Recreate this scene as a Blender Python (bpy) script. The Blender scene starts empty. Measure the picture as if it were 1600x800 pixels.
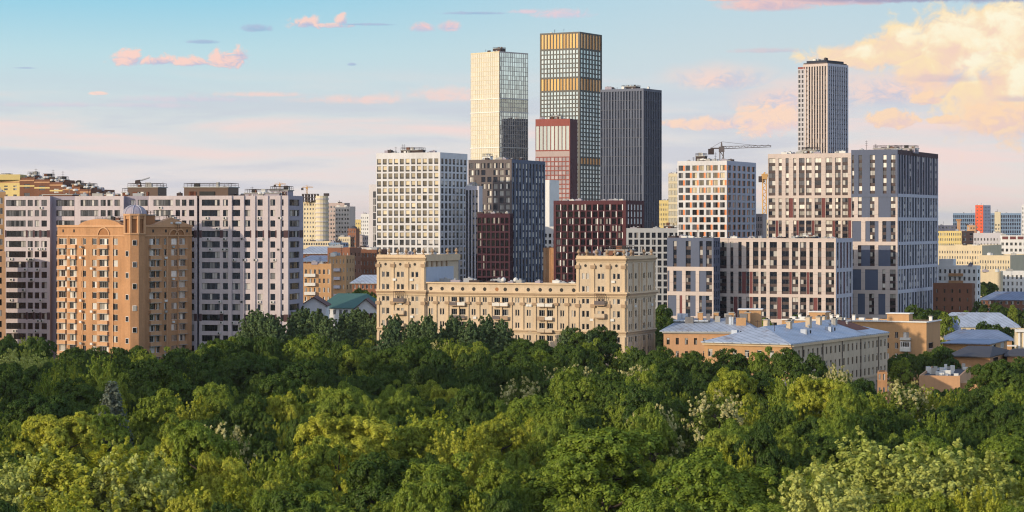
import bpy, math, random
import numpy as np
from mathutils import Vector, Matrix
R = math.radians
sc = bpy.context.scene
COL = sc.collection

# ------------------------------------------------------------------ camera, sky, sun, exposure
F = 3600.0            # focal length in pixels of the 1600 px wide photograph
HZ = 350.0            # pixel row of the horizon
CAMZ = 50.0
cam_d = bpy.data.cameras.new('camera'); cam = bpy.data.objects.new('camera', cam_d); COL.objects.link(cam)
cam.location = (0, 0, CAMZ); cam.rotation_euler = (R(90), 0, 0)
cam_d.sensor_width = 36; cam_d.lens = 36 * F / 1600; cam_d.shift_y = (HZ - 400) / 1600
cam_d.clip_start = 1; cam_d.clip_end = 60000
sc.camera = cam
sc.view_settings.view_transform = 'Standard'; sc.view_settings.look = 'None'
sc.view_settings.gamma = 1; sc.view_settings.exposure = 0.12
sc.view_settings.use_curve_mapping = False
sc.render.engine = 'CYCLES'
sc.cycles.max_bounces = 6; sc.cycles.diffuse_bounces = 3; sc.cycles.glossy_bounces = 3
sc.cycles.transmission_bounces = 3; sc.cycles.transparent_max_bounces = 4
sc.cycles.sample_clamp_indirect = 6.0
sc.cycles.use_denoising = True
sc.cycles.pixel_filter_type = 'BLACKMAN_HARRIS'; sc.cycles.filter_width = 1.15

SUN_EL = 13.0
SUN_AZ = 236.0        # compass bearing, clockwise from +Y
sx, sy = math.sin(R(SUN_AZ)), math.cos(R(SUN_AZ))
sun_d = bpy.data.lights.new('sun', 'SUN'); sun = bpy.data.objects.new('sun', sun_d); COL.objects.link(sun)
sun_d.energy = 3.6; sun_d.angle = R(0.5); sun_d.color = (1.0, 0.82, 0.58)
to_sun = Vector((sx * math.cos(R(SUN_EL)), sy * math.cos(R(SUN_EL)), math.sin(R(SUN_EL))))
sun.rotation_euler = to_sun.to_track_quat('Z', 'Y').to_euler()
sun.location = (-300, -300, 300)

SKY = 0.1
w = bpy.data.worlds.new('World'); sc.world = w; w.use_nodes = True
nt = w.node_tree; nt.nodes.clear()

class G:
    """tiny node graph writer"""
    def __init__(s, nt): s.nt = nt
    def n(s, t, **k):
        x = s.nt.nodes.new(t)
        for a, b in k.items(): setattr(x, a, b)
        return x
    def put(s, sock, v):
        if v is None: return
        if isinstance(v, bpy.types.NodeSocket): s.nt.links.new(v, sock)
        elif hasattr(sock, 'default_value'):
            if sock.type == 'RGBA' and len(v) == 3: v = (*v, 1)
            sock.default_value = v
    def m(s, op, a, b=None, c=None, clamp=False):
        x = s.n('ShaderNodeMath', operation=op); x.use_clamp = clamp
        for i, v in enumerate((a, b, c)): s.put(x.inputs[i], v)
        return x.outputs[0]
    def vm(s, op, a, b=None):
        x = s.n('ShaderNodeVectorMath', operation=op)
        s.put(x.inputs[0], a); s.put(x.inputs[1], b)
        return x.outputs[0]
    def mix(s, f, a, b, blend='MIX'):
        x = s.n('ShaderNodeMix', data_type='RGBA', blend_type=blend)
        s.put(x.inputs[0], f); s.put(x.inputs[6], a); s.put(x.inputs[7], b)
        return x.outputs[2]
    def ramp(s, f, stops, interp='LINEAR'):
        x = s.n('ShaderNodeValToRGB'); x.color_ramp.interpolation = interp
        e = x.color_ramp.elements
        while len(e) > 1: e.remove(e[0])
        e[0].position = stops[0][0]; e[0].color = (*stops[0][1], 1)
        for p, c in stops[1:]:
            q = e.new(p); q.color = (*c, 1)
        s.put(x.inputs[0], f)
        return x.outputs[0]
    def sstep(s, v, a, b):
        x = s.n('ShaderNodeMapRange', interpolation_type='SMOOTHSTEP')
        s.put(x.inputs[0], v); x.inputs[1].default_value = a; x.inputs[2].default_value = b
        return x.outputs[0]
    def xyz(s, a, b, c):
        x = s.n('ShaderNodeCombineXYZ')
        s.put(x.inputs[0], a); s.put(x.inputs[1], b); s.put(x.inputs[2], c)
        return x.outputs[0]
    def noise(s, vec, scale, detail=4, rough=.5, dist=0.0, dims='3D'):
        x = s.n('ShaderNodeTexNoise'); x.noise_dimensions = dims
        s.put(x.inputs['Vector'], vec); x.inputs['Scale'].default_value = scale
        x.inputs['Detail'].default_value = detail; x.inputs['Roughness'].default_value = rough
        x.inputs['Distortion'].default_value = dist
        return x.outputs[0]

def lin(c):
    return tuple(((x / 12.92) if x <= .04045 else ((x + .055) / 1.055) ** 2.4) for x in c)
def skyc(r, g_, b):
    return tuple(x / SKY / 1.07 for x in lin((r, g_, b)))

g = G(nt)
tc = g.n('ShaderNodeTexCoord')
sep = g.n('ShaderNodeSeparateXYZ'); nt.links.new(tc.outputs['Generated'], sep.inputs[0])
X, Y, Z = sep.outputs
az = g.m('ARCTAN2', X, Y)
el = g.m('ARCSINE', Z)
U = g.m('MULTIPLY_ADD', az, F, 800.0)        # bearing and elevation as angular units
V = g.m('MULTIPLY_ADD', el, -F, HZ)
nish = g.n('ShaderNodeTexSky', sky_type='NISHITA'); nish.sun_disc = False
nish.sun_elevation = R(SUN_EL); nish.sun_rotation = R(SUN_AZ); nish.air_density = 1.0
nish.dust_density = 2.0; nish.ozone_density = 1.5
# clear evening sky: from milky pink at the horizon to turquoise higher up, bluer to the north-west
hi = g.ramp(g.m('DIVIDE', g.m('SUBTRACT', HZ, V), 1400.0, clamp=True),
            [(0.0, skyc(.95, .905, .88)), (.05, skyc(.92, .89, .885)), (.12, skyc(.835, .868, .878)),
             (.19, skyc(.735, .865, .90)), (.26, skyc(.56, .81, .905)), (.5, skyc(.42, .68, .86)), (1.0, skyc(.33, .56, .80))])
hr = g.ramp(g.m('DIVIDE', g.m('SUBTRACT', HZ, V), 1400.0, clamp=True),
            [(0.0, skyc(.96, .91, .86)), (.05, skyc(.93, .895, .87)), (.12, skyc(.84, .86, .88)),
             (.19, skyc(.79, .855, .88)), (.26, skyc(.73, .84, .89)), (.5, skyc(.50, .70, .86)), (1.0, skyc(.35, .56, .80))])
base = g.mix(g.sstep(U, 250.0, 1250.0), hi, hr)
nis = g.vm('MINIMUM', g.vm('MULTIPLY', nish.outputs[0], (2.6, 2.6, 2.7)), (13.0, 11.5, 9.5))
nis = g.vm('ADD', nis, (1.9, 2.0, 2.4))
dome = g.mix(g.sstep(Z, .10, .55), g.mix(g.sstep(Y, -.2, .75), nis, base), nis)

P3 = g.xyz(g.m('DIVIDE', U, 100.0), g.m('DIVIDE', V, 60.0), 0.0)
nA = g.noise(P3, 1.6, 7, .58)
nB = g.noise(P3, .42, 5, .5)
nC = g.noise(g.xyz(g.m('DIVIDE', U, 420.0), g.m('DIVIDE', V, 46.0), 3.0), 1.0, 6, .55, .3)
nD = g.noise(g.xyz(g.m('DIVIDE', U, 44.0), g.m('DIVIDE', V, 30.0), 9.0), 1.5, 10, .66, .6)
nE = g.noise(g.xyz(g.m('DIVIDE', U, 80.0), g.m('DIVIDE', V, 66.0), 21.0), 1.7, 10, .62, .35)
col = dome
# thin pinkish veils
band = g.m('MULTIPLY', g.sstep(V, 95.0, 200.0), g.m('SUBTRACT', 1.0, g.sstep(V, 330.0, 420.0)))
veil = g.m('MULTIPLY', g.m('MULTIPLY', g.sstep(nC, .46, .70), band), .75)
col = g.mix(veil, col, skyc(.985, .865, .835))
veil2 = g.m('MULTIPLY', g.m('MULTIPLY', g.sstep(nC, .52, .36), band), .55)
col = g.mix(veil2, col, skyc(.77, .79, .85))

def cloud(col, blobs, lit, shade, op=1.0, rag=1.1, soft=.5, nz=None, up=0.0, flat=1.9, sh=.55):
    """one cloud: rough-edged union of soft lobes (bearing, elevation units), lit from above and the west"""
    nz = nz or nD
    m = None; topness = None
    for (cu, cv, a, b) in blobs:
        du = g.m('DIVIDE', g.m('SUBTRACT', U, float(cu)), float(a))
        dv0 = g.m('DIVIDE', g.m('SUBTRACT', V, float(cv)), float(b))
        dv = g.m('MAXIMUM', g.m('MULTIPLY', dv0, -1.0), g.m('MULTIPLY', dv0, flat))
        d = g.m('SQRT', g.m('ADD', g.m('MULTIPLY', du, du), g.m('MULTIPLY', dv, dv)))
        q = g.m('SUBTRACT', 1.0, d)
        t = g.m('SUBTRACT', g.m('MULTIPLY', dv0, -.8), g.m('MULTIPLY', du, .25))
        if m is None: m, topness = q, t
        else:
            x = g.m('GREATER_THAN', q, m)
            topness = g.m('ADD', g.m('MULTIPLY', topness, g.m('SUBTRACT', 1.0, x)), g.m('MULTIPLY', t, x))
            m = g.m('MAXIMUM', m, q)
    dens = g.m('ADD', m, g.m('MULTIPLY', g.m('SUBTRACT', nz, .5), rag))
    a = g.m('MULTIPLY', g.sstep(dens, 0.0, soft), op)
    s = g.sstep(g.m('ADD', topness, g.m('MULTIPLY', g.m('SUBTRACT', nE if nz is nE else nD, .5), 4.0)), -sh, sh)
    return g.mix(a, col, g.mix(s, shade, lit))

PK, MV = skyc(.99, .83, .78), skyc(.72, .74, .85)
col = cloud(col, [(560, 158, 150, 13), (700, 152, 110, 20), (420, 150, 120, 7)], skyc(.98, .84, .80), skyc(.90, .84, .84), .75, 1.6, .9)
col = cloud(col, [(300, 158, 160, 9), (110, 168, 130, 7), (230, 168, 90, 7)], skyc(.86, .83, .87), skyc(.80, .81, .87), .7, 1.8, .9)
col = cloud(col, [(205, 98, 34, 17), (250, 100, 40, 13), (300, 101, 40, 12), (355, 97, 36, 22), (376, 90, 18, 18)], PK, MV, .95, 3.2, .6)
col = cloud(col, [(480, 40, 34, 15), (536, 36, 14, 14), (510, 42, 60, 6)], PK, MV, .9, 3.2, .6)
col = cloud(col, [(660, 46, 26, 14), (702, 44, 24, 14)], skyc(.97, .80, .79), skyc(.78, .78, .86), .9, 1.2, .6)
col = cloud(col, [(402, 48, 30, 10), (320, 69, 34, 6), (550, 102, 10, 4), (740, 22, 60, 4), (575, 40, 60, 3), (50, 112, 20, 2)], skyc(.68, .74, .85), skyc(.60, .72, .84), .8, 1.3, .6)
col = cloud(col, [(160, 150, 18, 5)], skyc(1, .86, .80), skyc(.95, .84, .82), .9, .8, .5)
col = cloud(col, [(880, 24, 60, 14), (820, 20, 30, 6), (150, 390, 10, 4)], skyc(.93, .80, .83), skyc(.82, .80, .87), .75, 1.6, .8)
# the large evening cumulus over the east
col = cloud(col, [(1120, 130, 110, 40), (1240, 165, 160, 50), (1400, 150, 170, 60), (1150, 195, 150, 26), (1580, 200, 160, 60)],
            skyc(.98, .85, .80), skyc(.80, .79, .85), .92, 1.5, 1.0, nz=nB)
col = cloud(col, [(1190, 196, 48, 40), (1250, 190, 60, 30), (1110, 197, 60, 16), (1060, 195, 40, 12)], skyc(1, .86, .76), skyc(.92, .82, .82), .9, 2.2, .5)
col = cloud(col, [(1330, 90, 90, 32), (1400, 80, 80, 46), (1480, 80, 100, 80), (1560, 60, 140, 62), (1560, 150, 110, 110), (1650, 100, 160, 120), (1440, 120, 70, 60)],
            skyc(1, .90, .72), skyc(.965, .825, .76), .96, 2.3, .5, nz=nE, flat=1.3, sh=1.1)
col = cloud(col, [(1490, 62, 70, 40), (1570, 60, 60, 50), (1420, 66, 40, 20), (1600, 130, 60, 40), (1340, 84, 34, 12), (1530, 110, 60, 30)], skyc(1, .975, .87), skyc(1, .92, .77), .92, 3.0, .8, nz=nE, flat=1.2, sh=.8)
col = cloud(col, [(1385, 192, 46, 24), (1470, 192, 30, 10), (1540, 192, 50, 40), (1440, 160, 26, 14), (1600, 185, 40, 26)], skyc(1, .86, .72), skyc(.93, .81, .78), .9, 2.0, .3)
col = cloud(col, [(1200, 82, 70, 7), (1470, 128, 90, 12), (1580, 160, 60, 10)], skyc(.86, .77, .80), skyc(.76, .73, .81), .55, 1.5, .8)
col = cloud(col, [(1200, 12, 90, 20), (1290, 6, 140, 16), (1160, 2, 70, 8)], skyc(.96, .78, .75), skyc(.82, .72, .78), .85, 1.0, .6)
col = cloud(col, [(1440, 0, 260, 12), (1580, -2, 240, 17), (1700, 0, 240, 18)], skyc(.70, .66, .75), skyc(.62, .63, .75), .95, 1.0, .45, flat=1.0)
# scattered evening cumulus over the rest of the dome
P4 = g.vm('MULTIPLY', tc.outputs['Generated'], (1.0, 1.0, 3.0))
n4 = g.noise(P4, 2.6, 7, .55)
far = g.m('MULTIPLY', g.sstep(n4, .52, .66), g.m('MULTIPLY', g.sstep(g.m('ABSOLUTE', az), .30, .60), g.sstep(Z, .0, .08)))
col = g.mix(g.m('MULTIPLY', far, .6), col, skyc(.97, .84, .78))
col = g.mix(g.sstep(Z, 0.0, -.02), col, skyc(.45, .47, .46))
bg = g.n('ShaderNodeBackground'); g.put(bg.inputs[0], col); bg.inputs[1].default_value = SKY
wo = g.n('ShaderNodeOutputWorld'); nt.links.new(bg.outputs[0], wo.inputs[0])
w.cycles.sampling_method = 'MANUAL'; w.cycles.sample_map_resolution = 512

# ------------------------------------------------------------------ materials
MATS = {}
def mat_new(name):
    m = bpy.data.materials.new(name); m.use_nodes = True
    m.node_tree.nodes.clear(); MATS[name] = m
    return m, G(m.node_tree)
def finish(g, shader):
    o = g.n('ShaderNodeOutputMaterial'); g.nt.links.new(shader, o.inputs[0])
def principled(g, colr, rough, metal=0.0, spec=.5, normal=None):
    p = g.n('ShaderNodeBsdfPrincipled')
    g.put(p.inputs['Base Color'], colr); g.put(p.inputs['Roughness'], rough); g.put(p.inputs['Metallic'], metal)
    p.inputs['Specular IOR Level'].default_value = spec
    if normal is not None: g.nt.links.new(normal, p.inputs['Normal'])
    return p.outputs[0]
def wall(name, c, var=.14, rough=.85, metal=0.0, joint=None, spec=.3):
    """masonry or cladding: base colour with weathering blotches, rain streaks and panel joints"""
    m, g = mat_new(name)
    t = g.n('ShaderNodeTexCoord').outputs['Object']
    n1 = g.noise(t, .11, 5, .6)
    n2 = g.noise(g.vm('MULTIPLY', t, (1.0, 1.0, .12)), .9, 4, .6)
    n3 = g.noise(t, 2.2, 3, .6)
    f = g.m('ADD', g.m('MULTIPLY', g.m('SUBTRACT', n1, .5), 1.6), g.m('ADD', g.m('MULTIPLY', g.m('SUBTRACT', n2, .5), 1.2), g.m('MULTIPLY', g.m('SUBTRACT', n3, .5), .9)))
    k = g.m('MULTIPLY_ADD', f, var * 2, 1.0)
    cc = g.vm('MULTIPLY', (*c,), g.xyz(k, k, k))
    if joint:
        zz = g.n('ShaderNodeSeparateXYZ'); g.nt.links.new(t, zz.inputs[0])
        j = g.m('LESS_THAN', g.m('FRACT', g.m('DIVIDE', zz.outputs[2], joint)), .05)
        jj = g.m('MULTIPLY_ADD', j, -.25, 1.0)
        cc = g.vm('MULTIPLY', cc, g.xyz(jj, jj, jj))
    bmp = g.n('ShaderNodeBump'); bmp.inputs['Strength'].default_value = .25; bmp.inputs['Distance'].default_value = .05
    g.nt.links.new(n3, bmp.inputs['Height'])
    finish(g, principled(g, cc, rough, metal, spec, bmp.outputs[0]))
    return m
def glass(name, dark, curtain, prob=.3, refl=.35, tint=(1, 1, 1), rough=.04, wob=.03):
    """window glazing: mirror-like coat over a dark room; each pane set slightly differently"""
    m, g = mat_new(name)
    ri = g.n('ShaderNodeNewGeometry'); oi = g.n('ShaderNodeObjectInfo')
    seed = g.m('ADD', g.m('MULTIPLY', ri.outputs['Random Per Island'], 91.7), g.m('MULTIPLY', oi.outputs['Random'], 37.3))
    wn = g.n('ShaderNodeTexWhiteNoise', noise_dimensions='1D'); g.put(wn.inputs['W'], seed)
    sp = g.n('ShaderNodeSeparateColor'); g.nt.links.new(wn.outputs['Color'], sp.inputs[0])
    has = g.m('LESS_THAN', sp.outputs[0], prob)
    amt = g.m('MULTIPLY', has, g.m('MULTIPLY_ADD', sp.outputs[1], .7, .3))
    cc = g.mix(amt, dark, curtain)
    off = g.vm('MULTIPLY', g.vm('SUBTRACT', wn.outputs['Color'], (.5, .5, .5)), (wob, wob, wob))
    nrm = g.vm('NORMALIZE', g.vm('ADD', ri.outputs['Normal'], off))
    d = g.n('ShaderNodeBsdfDiffuse'); g.put(d.inputs[0], cc)
    gl = g.n('ShaderNodeBsdfGlossy'); g.put(gl.inputs[0], tint); gl.inputs['Roughness'].default_value = rough
    g.nt.links.new(nrm, gl.inputs['Normal'])
    rf = g.m('MULTIPLY_ADD', sp.outputs[2], refl * .5, refl * .75, clamp=True)
    mx = g.n('ShaderNodeMixShader'); g.put(mx.inputs[0], rf)
    g.nt.links.new(d.outputs[0], mx.inputs[1]); g.nt.links.new(gl.outputs[0], mx.inputs[2])
    finish(g, mx.outputs[0])
    return m
def metal_roof(name, c):
    m, g = mat_new(name)
    t = g.n('ShaderNodeTexCoord').outputs['Object']
    n1 = g.noise(t, .25, 5, .6); n2 = g.noise(t, 1.5, 4, .6)
    sp = g.n('ShaderNodeSeparateXYZ'); g.nt.links.new(t, sp.inputs[0])
    seam = g.m('LESS_THAN', g.m('FRACT', g.m('MULTIPLY', g.m('ADD', g.m('MULTIPLY', sp.outputs[0], .87), g.m('MULTIPLY', sp.outputs[1], .48)), .8)), .16)
    k = g.m('ADD', g.m('MULTIPLY_ADD', g.m('SUBTRACT', n1, .5), .9, 1.0), g.m('MULTIPLY', g.m('SUBTRACT', n2, .5), .4))
    k = g.m('MULTIPLY', k, g.m('MULTIPLY_ADD', seam, -.38, 1.0))
    cc = g.vm('MULTIPLY', c, g.xyz(k, k, k))
    cc = g.mix(g.m('MULTIPLY', g.sstep(g.noise(t, .16, 6, .7), .56, .68), .6), cc, (.16, .11, .085))
    finish(g, principled(g, cc, .55, .1, .5))
    return m
def leaf(name, c1, c2, trans=.35, blossom=None, bprob=0.0):
    m, g = mat_new(name)
    ri = g.n('ShaderNodeNewGeometry'); oi = g.n('ShaderNodeObjectInfo')
    t = g.n('ShaderNodeTexCoord').outputs['Object']
    n1 = g.noise(t, .35, 3, .6)
    f = g.m('ADD', g.m('MULTIPLY', oi.outputs['Random'], .6), g.m('ADD', g.m('MULTIPLY', ri.outputs['Random Per Island'], .35), g.m('MULTIPLY', g.m('SUBTRACT', n1, .5), .9)), clamp=True)
    cc = g.mix(f, c1, c2)
    k = g.m('MULTIPLY_ADD', g.m('FRACT', g.m('MULTIPLY', ri.outputs['Random Per Island'], 17.3)), .6, .7)
    cc = g.vm('MULTIPLY', cc, g.xyz(k, k, k))
    if blossom:
        at = g.n('ShaderNodeAttribute', attribute_name='bloom'); at.attribute_type = 'GEOMETRY'
        cc = g.mix(at.outputs['Fac'], cc, blossom)
    d = g.n('ShaderNodeBsdfDiffuse'); g.put(d.inputs[0], cc)
    tr = g.n('ShaderNodeBsdfTranslucent'); g.put(tr.inputs[0], g.vm('MULTIPLY', cc, (1.25, 1.2, .6)))
    mx = g.n('ShaderNodeMixShader'); mx.inputs[0].default_value = trans
    g.nt.links.new(d.outputs[0], mx.inputs[1]); g.nt.links.new(tr.outputs[0], mx.inputs[2])
    gl = g.n('ShaderNodeBsdfGlossy'); gl.inputs['Roughness'].default_value = .45; g.put(gl.inputs[0], (1, 1, .9))
    m2 = g.n('ShaderNodeMixShader'); m2.inputs[0].default_value = .012
    g.nt.links.new(mx.outputs[0], m2.inputs[1]); g.nt.links.new(gl.outputs[0], m2.inputs[2])
    finish(g, m2.outputs[0])
    return m

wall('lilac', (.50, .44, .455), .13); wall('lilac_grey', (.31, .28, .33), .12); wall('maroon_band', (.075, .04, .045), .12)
wall('ochre', (.41, .22, .11), .22); wall('ochre_light', (.50, .29, .16), .12); wall('ochre_dark', (.30, .14, .06), .12)
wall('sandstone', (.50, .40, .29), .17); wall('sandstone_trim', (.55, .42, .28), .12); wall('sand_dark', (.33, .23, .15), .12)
wall('white_panel', (.57, .565, .58), .12); wall('pale_panel', (.50, .48, .50), .07); wall('black_panel', (.018, .018, .022), .1, .5)
wall('brown_grid', (.125, .105, .105), .10); wall('navy_grid', (.026, .032, .052), .08); wall('maroon', (.045, .014, .024), .10)
wall('maroon_light', (.078, .024, .030), .12); wall('beige_panel', (.52, .44, .405), .08, joint=3.15); wall('navy_panel', (.075, .095, .155), .07, .6)
wall('lilac_fin', (.46, .455, .52), .08); wall('red_panel', (.15, .05, .05), .1); wall('grey_frame', (.33, .34, .36), .07)
wall('orange_panel', (.72, .25, .10), .08); wall('red_tower', (.26, .075, .06), .1); wall('steel_black', (.012, .013, .016), .1, .4)
wall('blue_fin', (.028, .036, .062), .1, .5, .2); wall('blue_fin_light', (.055, .068, .11), .1, .5, .2)
wall('cream_tower', (.60, .52, .36), .08); wall('pale_far', (.52, .47, .44), .08); wall('yellow_far', (.60, .47, .20), .08)  # far walls kept pale, distance haze put into their colour
wall('pink_far', (.40, .32, .30), .08); wall('brick_red', (.23, .10, .06), .16); wall('brick_tan', (.44, .26, .13), .13)
wall('brick_brown', (.17, .075, .045), .16); wall('white_wall', (.66, .65, .64), .09); wall('grey_roof', (.17, .165, .17), .2)
wall('dark_roof', (.055, .055, .065), .2); wall('concrete', (.34, .33, .31), .14); wall('rust', (.14, .05, .03), .3)
wall('green_roof', (.05, .12, .11), .12); wall('brown_roof', (.10, .05, .045), .15); wall('cream_wall', (.60, .50, .34), .1)
wall('blue_glass_wall', (.18, .26, .38), .1, .3); wall('scarlet', (.62, .10, .04), .08); wall('bark', (.07, .055, .04), .2)
wall('balcony_white', (.62, .60, .56), .1); wall('ac_white', (.60, .60, .58), .08, .5); wall('rubber_dark', (.03, .03, .03), .1)
wall('crane_yellow', (.55, .32, .12), .08); wall('crane_dark', (.05, .035, .035), .08); wall('tree_dark_ground', (.05, .06, .03), .3)

wall('frame_white', (.70, .69, .67), .05, .5); wall('frame_brown', (.10, .06, .045), .05, .5); wall('frame_dark', (.03, .03, .035), .05, .5)
wall('patch_blue', (.40, .44, .52), .07); wall('brown_spandrel', (.05, .03, .032), .1, .5)
metal_roof('blue_metal', (.33, .375, .45)); metal_roof('blue_metal_dark', (.15, .19, .28)); metal_roof('bright_metal', (.45, .50, .58))
glass('gold_panel', (.36, .19, .045), (.68, .40, .12), .6, .16, (1, .78, .45), .12, .02)
glass('gold_orange', (.40, .17, .05), (.66, .32, .12), .6, .16, (1, .75, .5), .12, .02)  # copy of the gold for the shaded face, deeper tone painted in
glass('glass', (.010, .012, .016), (.55, .52, .48), .20, .10)
glass('glass_bright', (.015, .015, .02), (.80, .75, .66), .50, .12)
glass('glass_sunset', (.02, .02, .018), (.66, .56, .38), .48, .20, (1, .85, .6))  # golden sunset reflection painted into tint and pane colour
glass('glass_dark', (.008, .009, .012), (.38, .36, .34), .09, .08)
glass('glass_house', (.025, .025, .027), (.72, .70, .66), .40, .12)
glass('glass_tower', (.34, .41, .43), (.56, .61, .61), .5, .42, (.72, .84, .86), .05, .02)  # pale sky reflection painted into the pane colours
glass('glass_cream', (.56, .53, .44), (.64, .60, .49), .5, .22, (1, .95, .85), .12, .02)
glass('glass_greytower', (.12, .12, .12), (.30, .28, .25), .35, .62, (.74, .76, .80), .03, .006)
glass('glass_fin_grey', (.08, .085, .10), (.20, .19, .18), .35, .2, (.8, .85, 1), .08, .02)
glass('glass_navy', (.012, .018, .038), (.07, .085, .12), .3, .07, (.7, .8, 1), .1, .03)
glass('glass_red', (.17, .13, .13), (.36, .30, .29), .45, .25, (.9, .82, .82), .08, .03)
glass('glass_pale', (.34, .38, .36), (.50, .52, .47), .6, .25, (.85, .9, .85), .06, .02)

# ------------------------------------------------------------------ mesh building
class MB:
    def __init__(s): s.v, s.f, s.m, s.mats = [], [], [], []
    def mi(s, m):
        if m not in s.mats: s.mats.append(m)
        return s.mats.index(m)
    def add(s, vs, fs, m):
        b = len(s.v); k = s.mi(m); s.v += [tuple(x) for x in vs]
        for f in fs: s.f.append(tuple(b + i for i in f)); s.m.append(k)
    def hexa(s, p, m):          # 8 points: bottom ring (4), top ring (4)
        s.add(p, [(3, 2, 1, 0), (4, 5, 6, 7), (0, 1, 5, 4), (1, 2, 6, 5), (2, 3, 7, 6), (3, 0, 4, 7)], m)
    def box(s, x0, x1, y0, y1, z0, z1, m):
        s.hexa([(x0, y0, z0), (x1, y0, z0), (x1, y1, z0), (x0, y1, z0), (x0, y0, z1), (x1, y0, z1), (x1, y1, z1), (x0, y1, z1)], m)
    def prism(s, pts, z0, z1, m, top=None):
        n = len(pts); v = [(x, y, z0) for x, y in pts] + [(x, y, z1) for x, y in pts]
        s.add(v, [tuple(range(n))[::-1]] + [(i, (i + 1) % n, n + (i + 1) % n, n + i) for i in range(n)], m)
        s.add([(x, y, z1) for x, y in pts], [tuple(range(n))], top or m)
    def tube(s, a, b, r0, r1, m, n=6):
        a, b = Vector(a), Vector(b); d = (b - a).normalized()
        p = d.cross(Vector((0, 0, 1))) if abs(d.z) < .9 else d.cross(Vector((1, 0, 0)))
        p.normalize(); q = d.cross(p); v = []
        for c, r in ((a, r0), (b, r1)):
            for i in range(n):
                t = 2 * math.pi * i / n; v.append(c + p * (r * math.cos(t)) + q * (r * math.sin(t)))
        s.add(v, [(i, (i + 1) % n, n + (i + 1) % n, n + i) for i in range(n)] + [tuple(range(n))[::-1], tuple(range(n, 2 * n))], m)
    def lathe(s, c, prof, m, n=10):
        v = []
        for r, z in prof:
            for i in range(n):
                t = 2 * math.pi * (i + .5) / n; v.append((c[0] + r * math.cos(t), c[1] + r * math.sin(t), c[2] + z))
        f = []
        for k in range(len(prof) - 1):
            for i in range(n): f.append((k * n + i, k * n + (i + 1) % n, (k + 1) * n + (i + 1) % n, (k + 1) * n + i))
        f += [tuple(range(n))[::-1], tuple(range((len(prof) - 1) * n, len(prof) * n))]
        s.add(v, f, m)
    def mesh(s, name, off=(0, 0, 0)):
        me = bpy.data.meshes.new(name)
        me.from_pydata([(x - off[0], y - off[1], z - off[2]) for x, y, z in s.v], [], s.f)
        for m in s.mats: me.materials.append(MATS[m])
        me.polygons.foreach_set('material_index', s.m); me.update()
        return me
def link(name, me, parent=None, loc=(0, 0, 0), rz=0.0):
    o = bpy.data.objects.new(name, me); COL.objects.link(o)
    o.location = loc; o.rotation_euler = (0, 0, rz)
    if parent is not None: o.parent = parent
    return o
def thing(name, label, cat, loc=(0, 0, 0), group=None):
    o = bpy.data.objects.new(name, None); COL.objects.link(o); o.location = loc
    o.empty_display_size = 2
    o['label'] = label; o['category'] = cat
    if group: o['group'] = group
    return o
def tag(o, label=None, cat=None, group=None, kind=None):
    for k, v in (('label', label), ('category', cat), ('group', group), ('kind', kind)):
        if v: o[k] = v
    return o
def dishes(mb, x, y, z, r):
    for k in range(3):
        xx, yy = x + r.uniform(-4, 4), y - r.uniform(2.2, 3.2); mb.tube((xx, yy, z), (xx, yy, z + 1.2), .06, .06, 'crane_dark', 4)
        mb.lathe((xx, yy, z + 1.1), [(.1, 0), (.55, .12), (.65, .5), (.3, .75)], 'ac_white', 8)
def part(name, mb, root, label=None):
    """one mesh object under its thing; mb is in world coordinates"""
    o = link(name, mb.mesh(name, root.location), root)
    if label: o['label'] = label
    return o
def pt(px, D): return ((px - 800) * D / F, D)
def zat(y, D): return CAMZ - (y - HZ) * D / F

class Face:
    def __init__(s, o, u, n, W, D):
        s.o, s.u, s.n, s.W, s.D = o, u, n, W, D
    def at(s, u, d): return (s.o[0] + s.u[0] * u + s.n[0] * d, s.o[1] + s.u[1] * u + s.n[1] * d)
    def fu(s, px):
        k = (px - 800) / F
        return (k * s.o[1] - s.o[0]) / (s.u[0] - k * s.u[1])
    def z(s, y): return zat(y, s.D)
    def box(s, mb, u0, u1, z0, z1, d0, d1, m):
        a, b, c, d = s.at(u0, d0), s.at(u0, d1), s.at(u1, d1), s.at(u1, d0)
        p = [a, b, c, d] if d1 > d0 else [b, a, d, c]
        mb.hexa([(x, y, z0) for x, y in p] + [(x, y, z1) for x, y in p], m)

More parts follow.
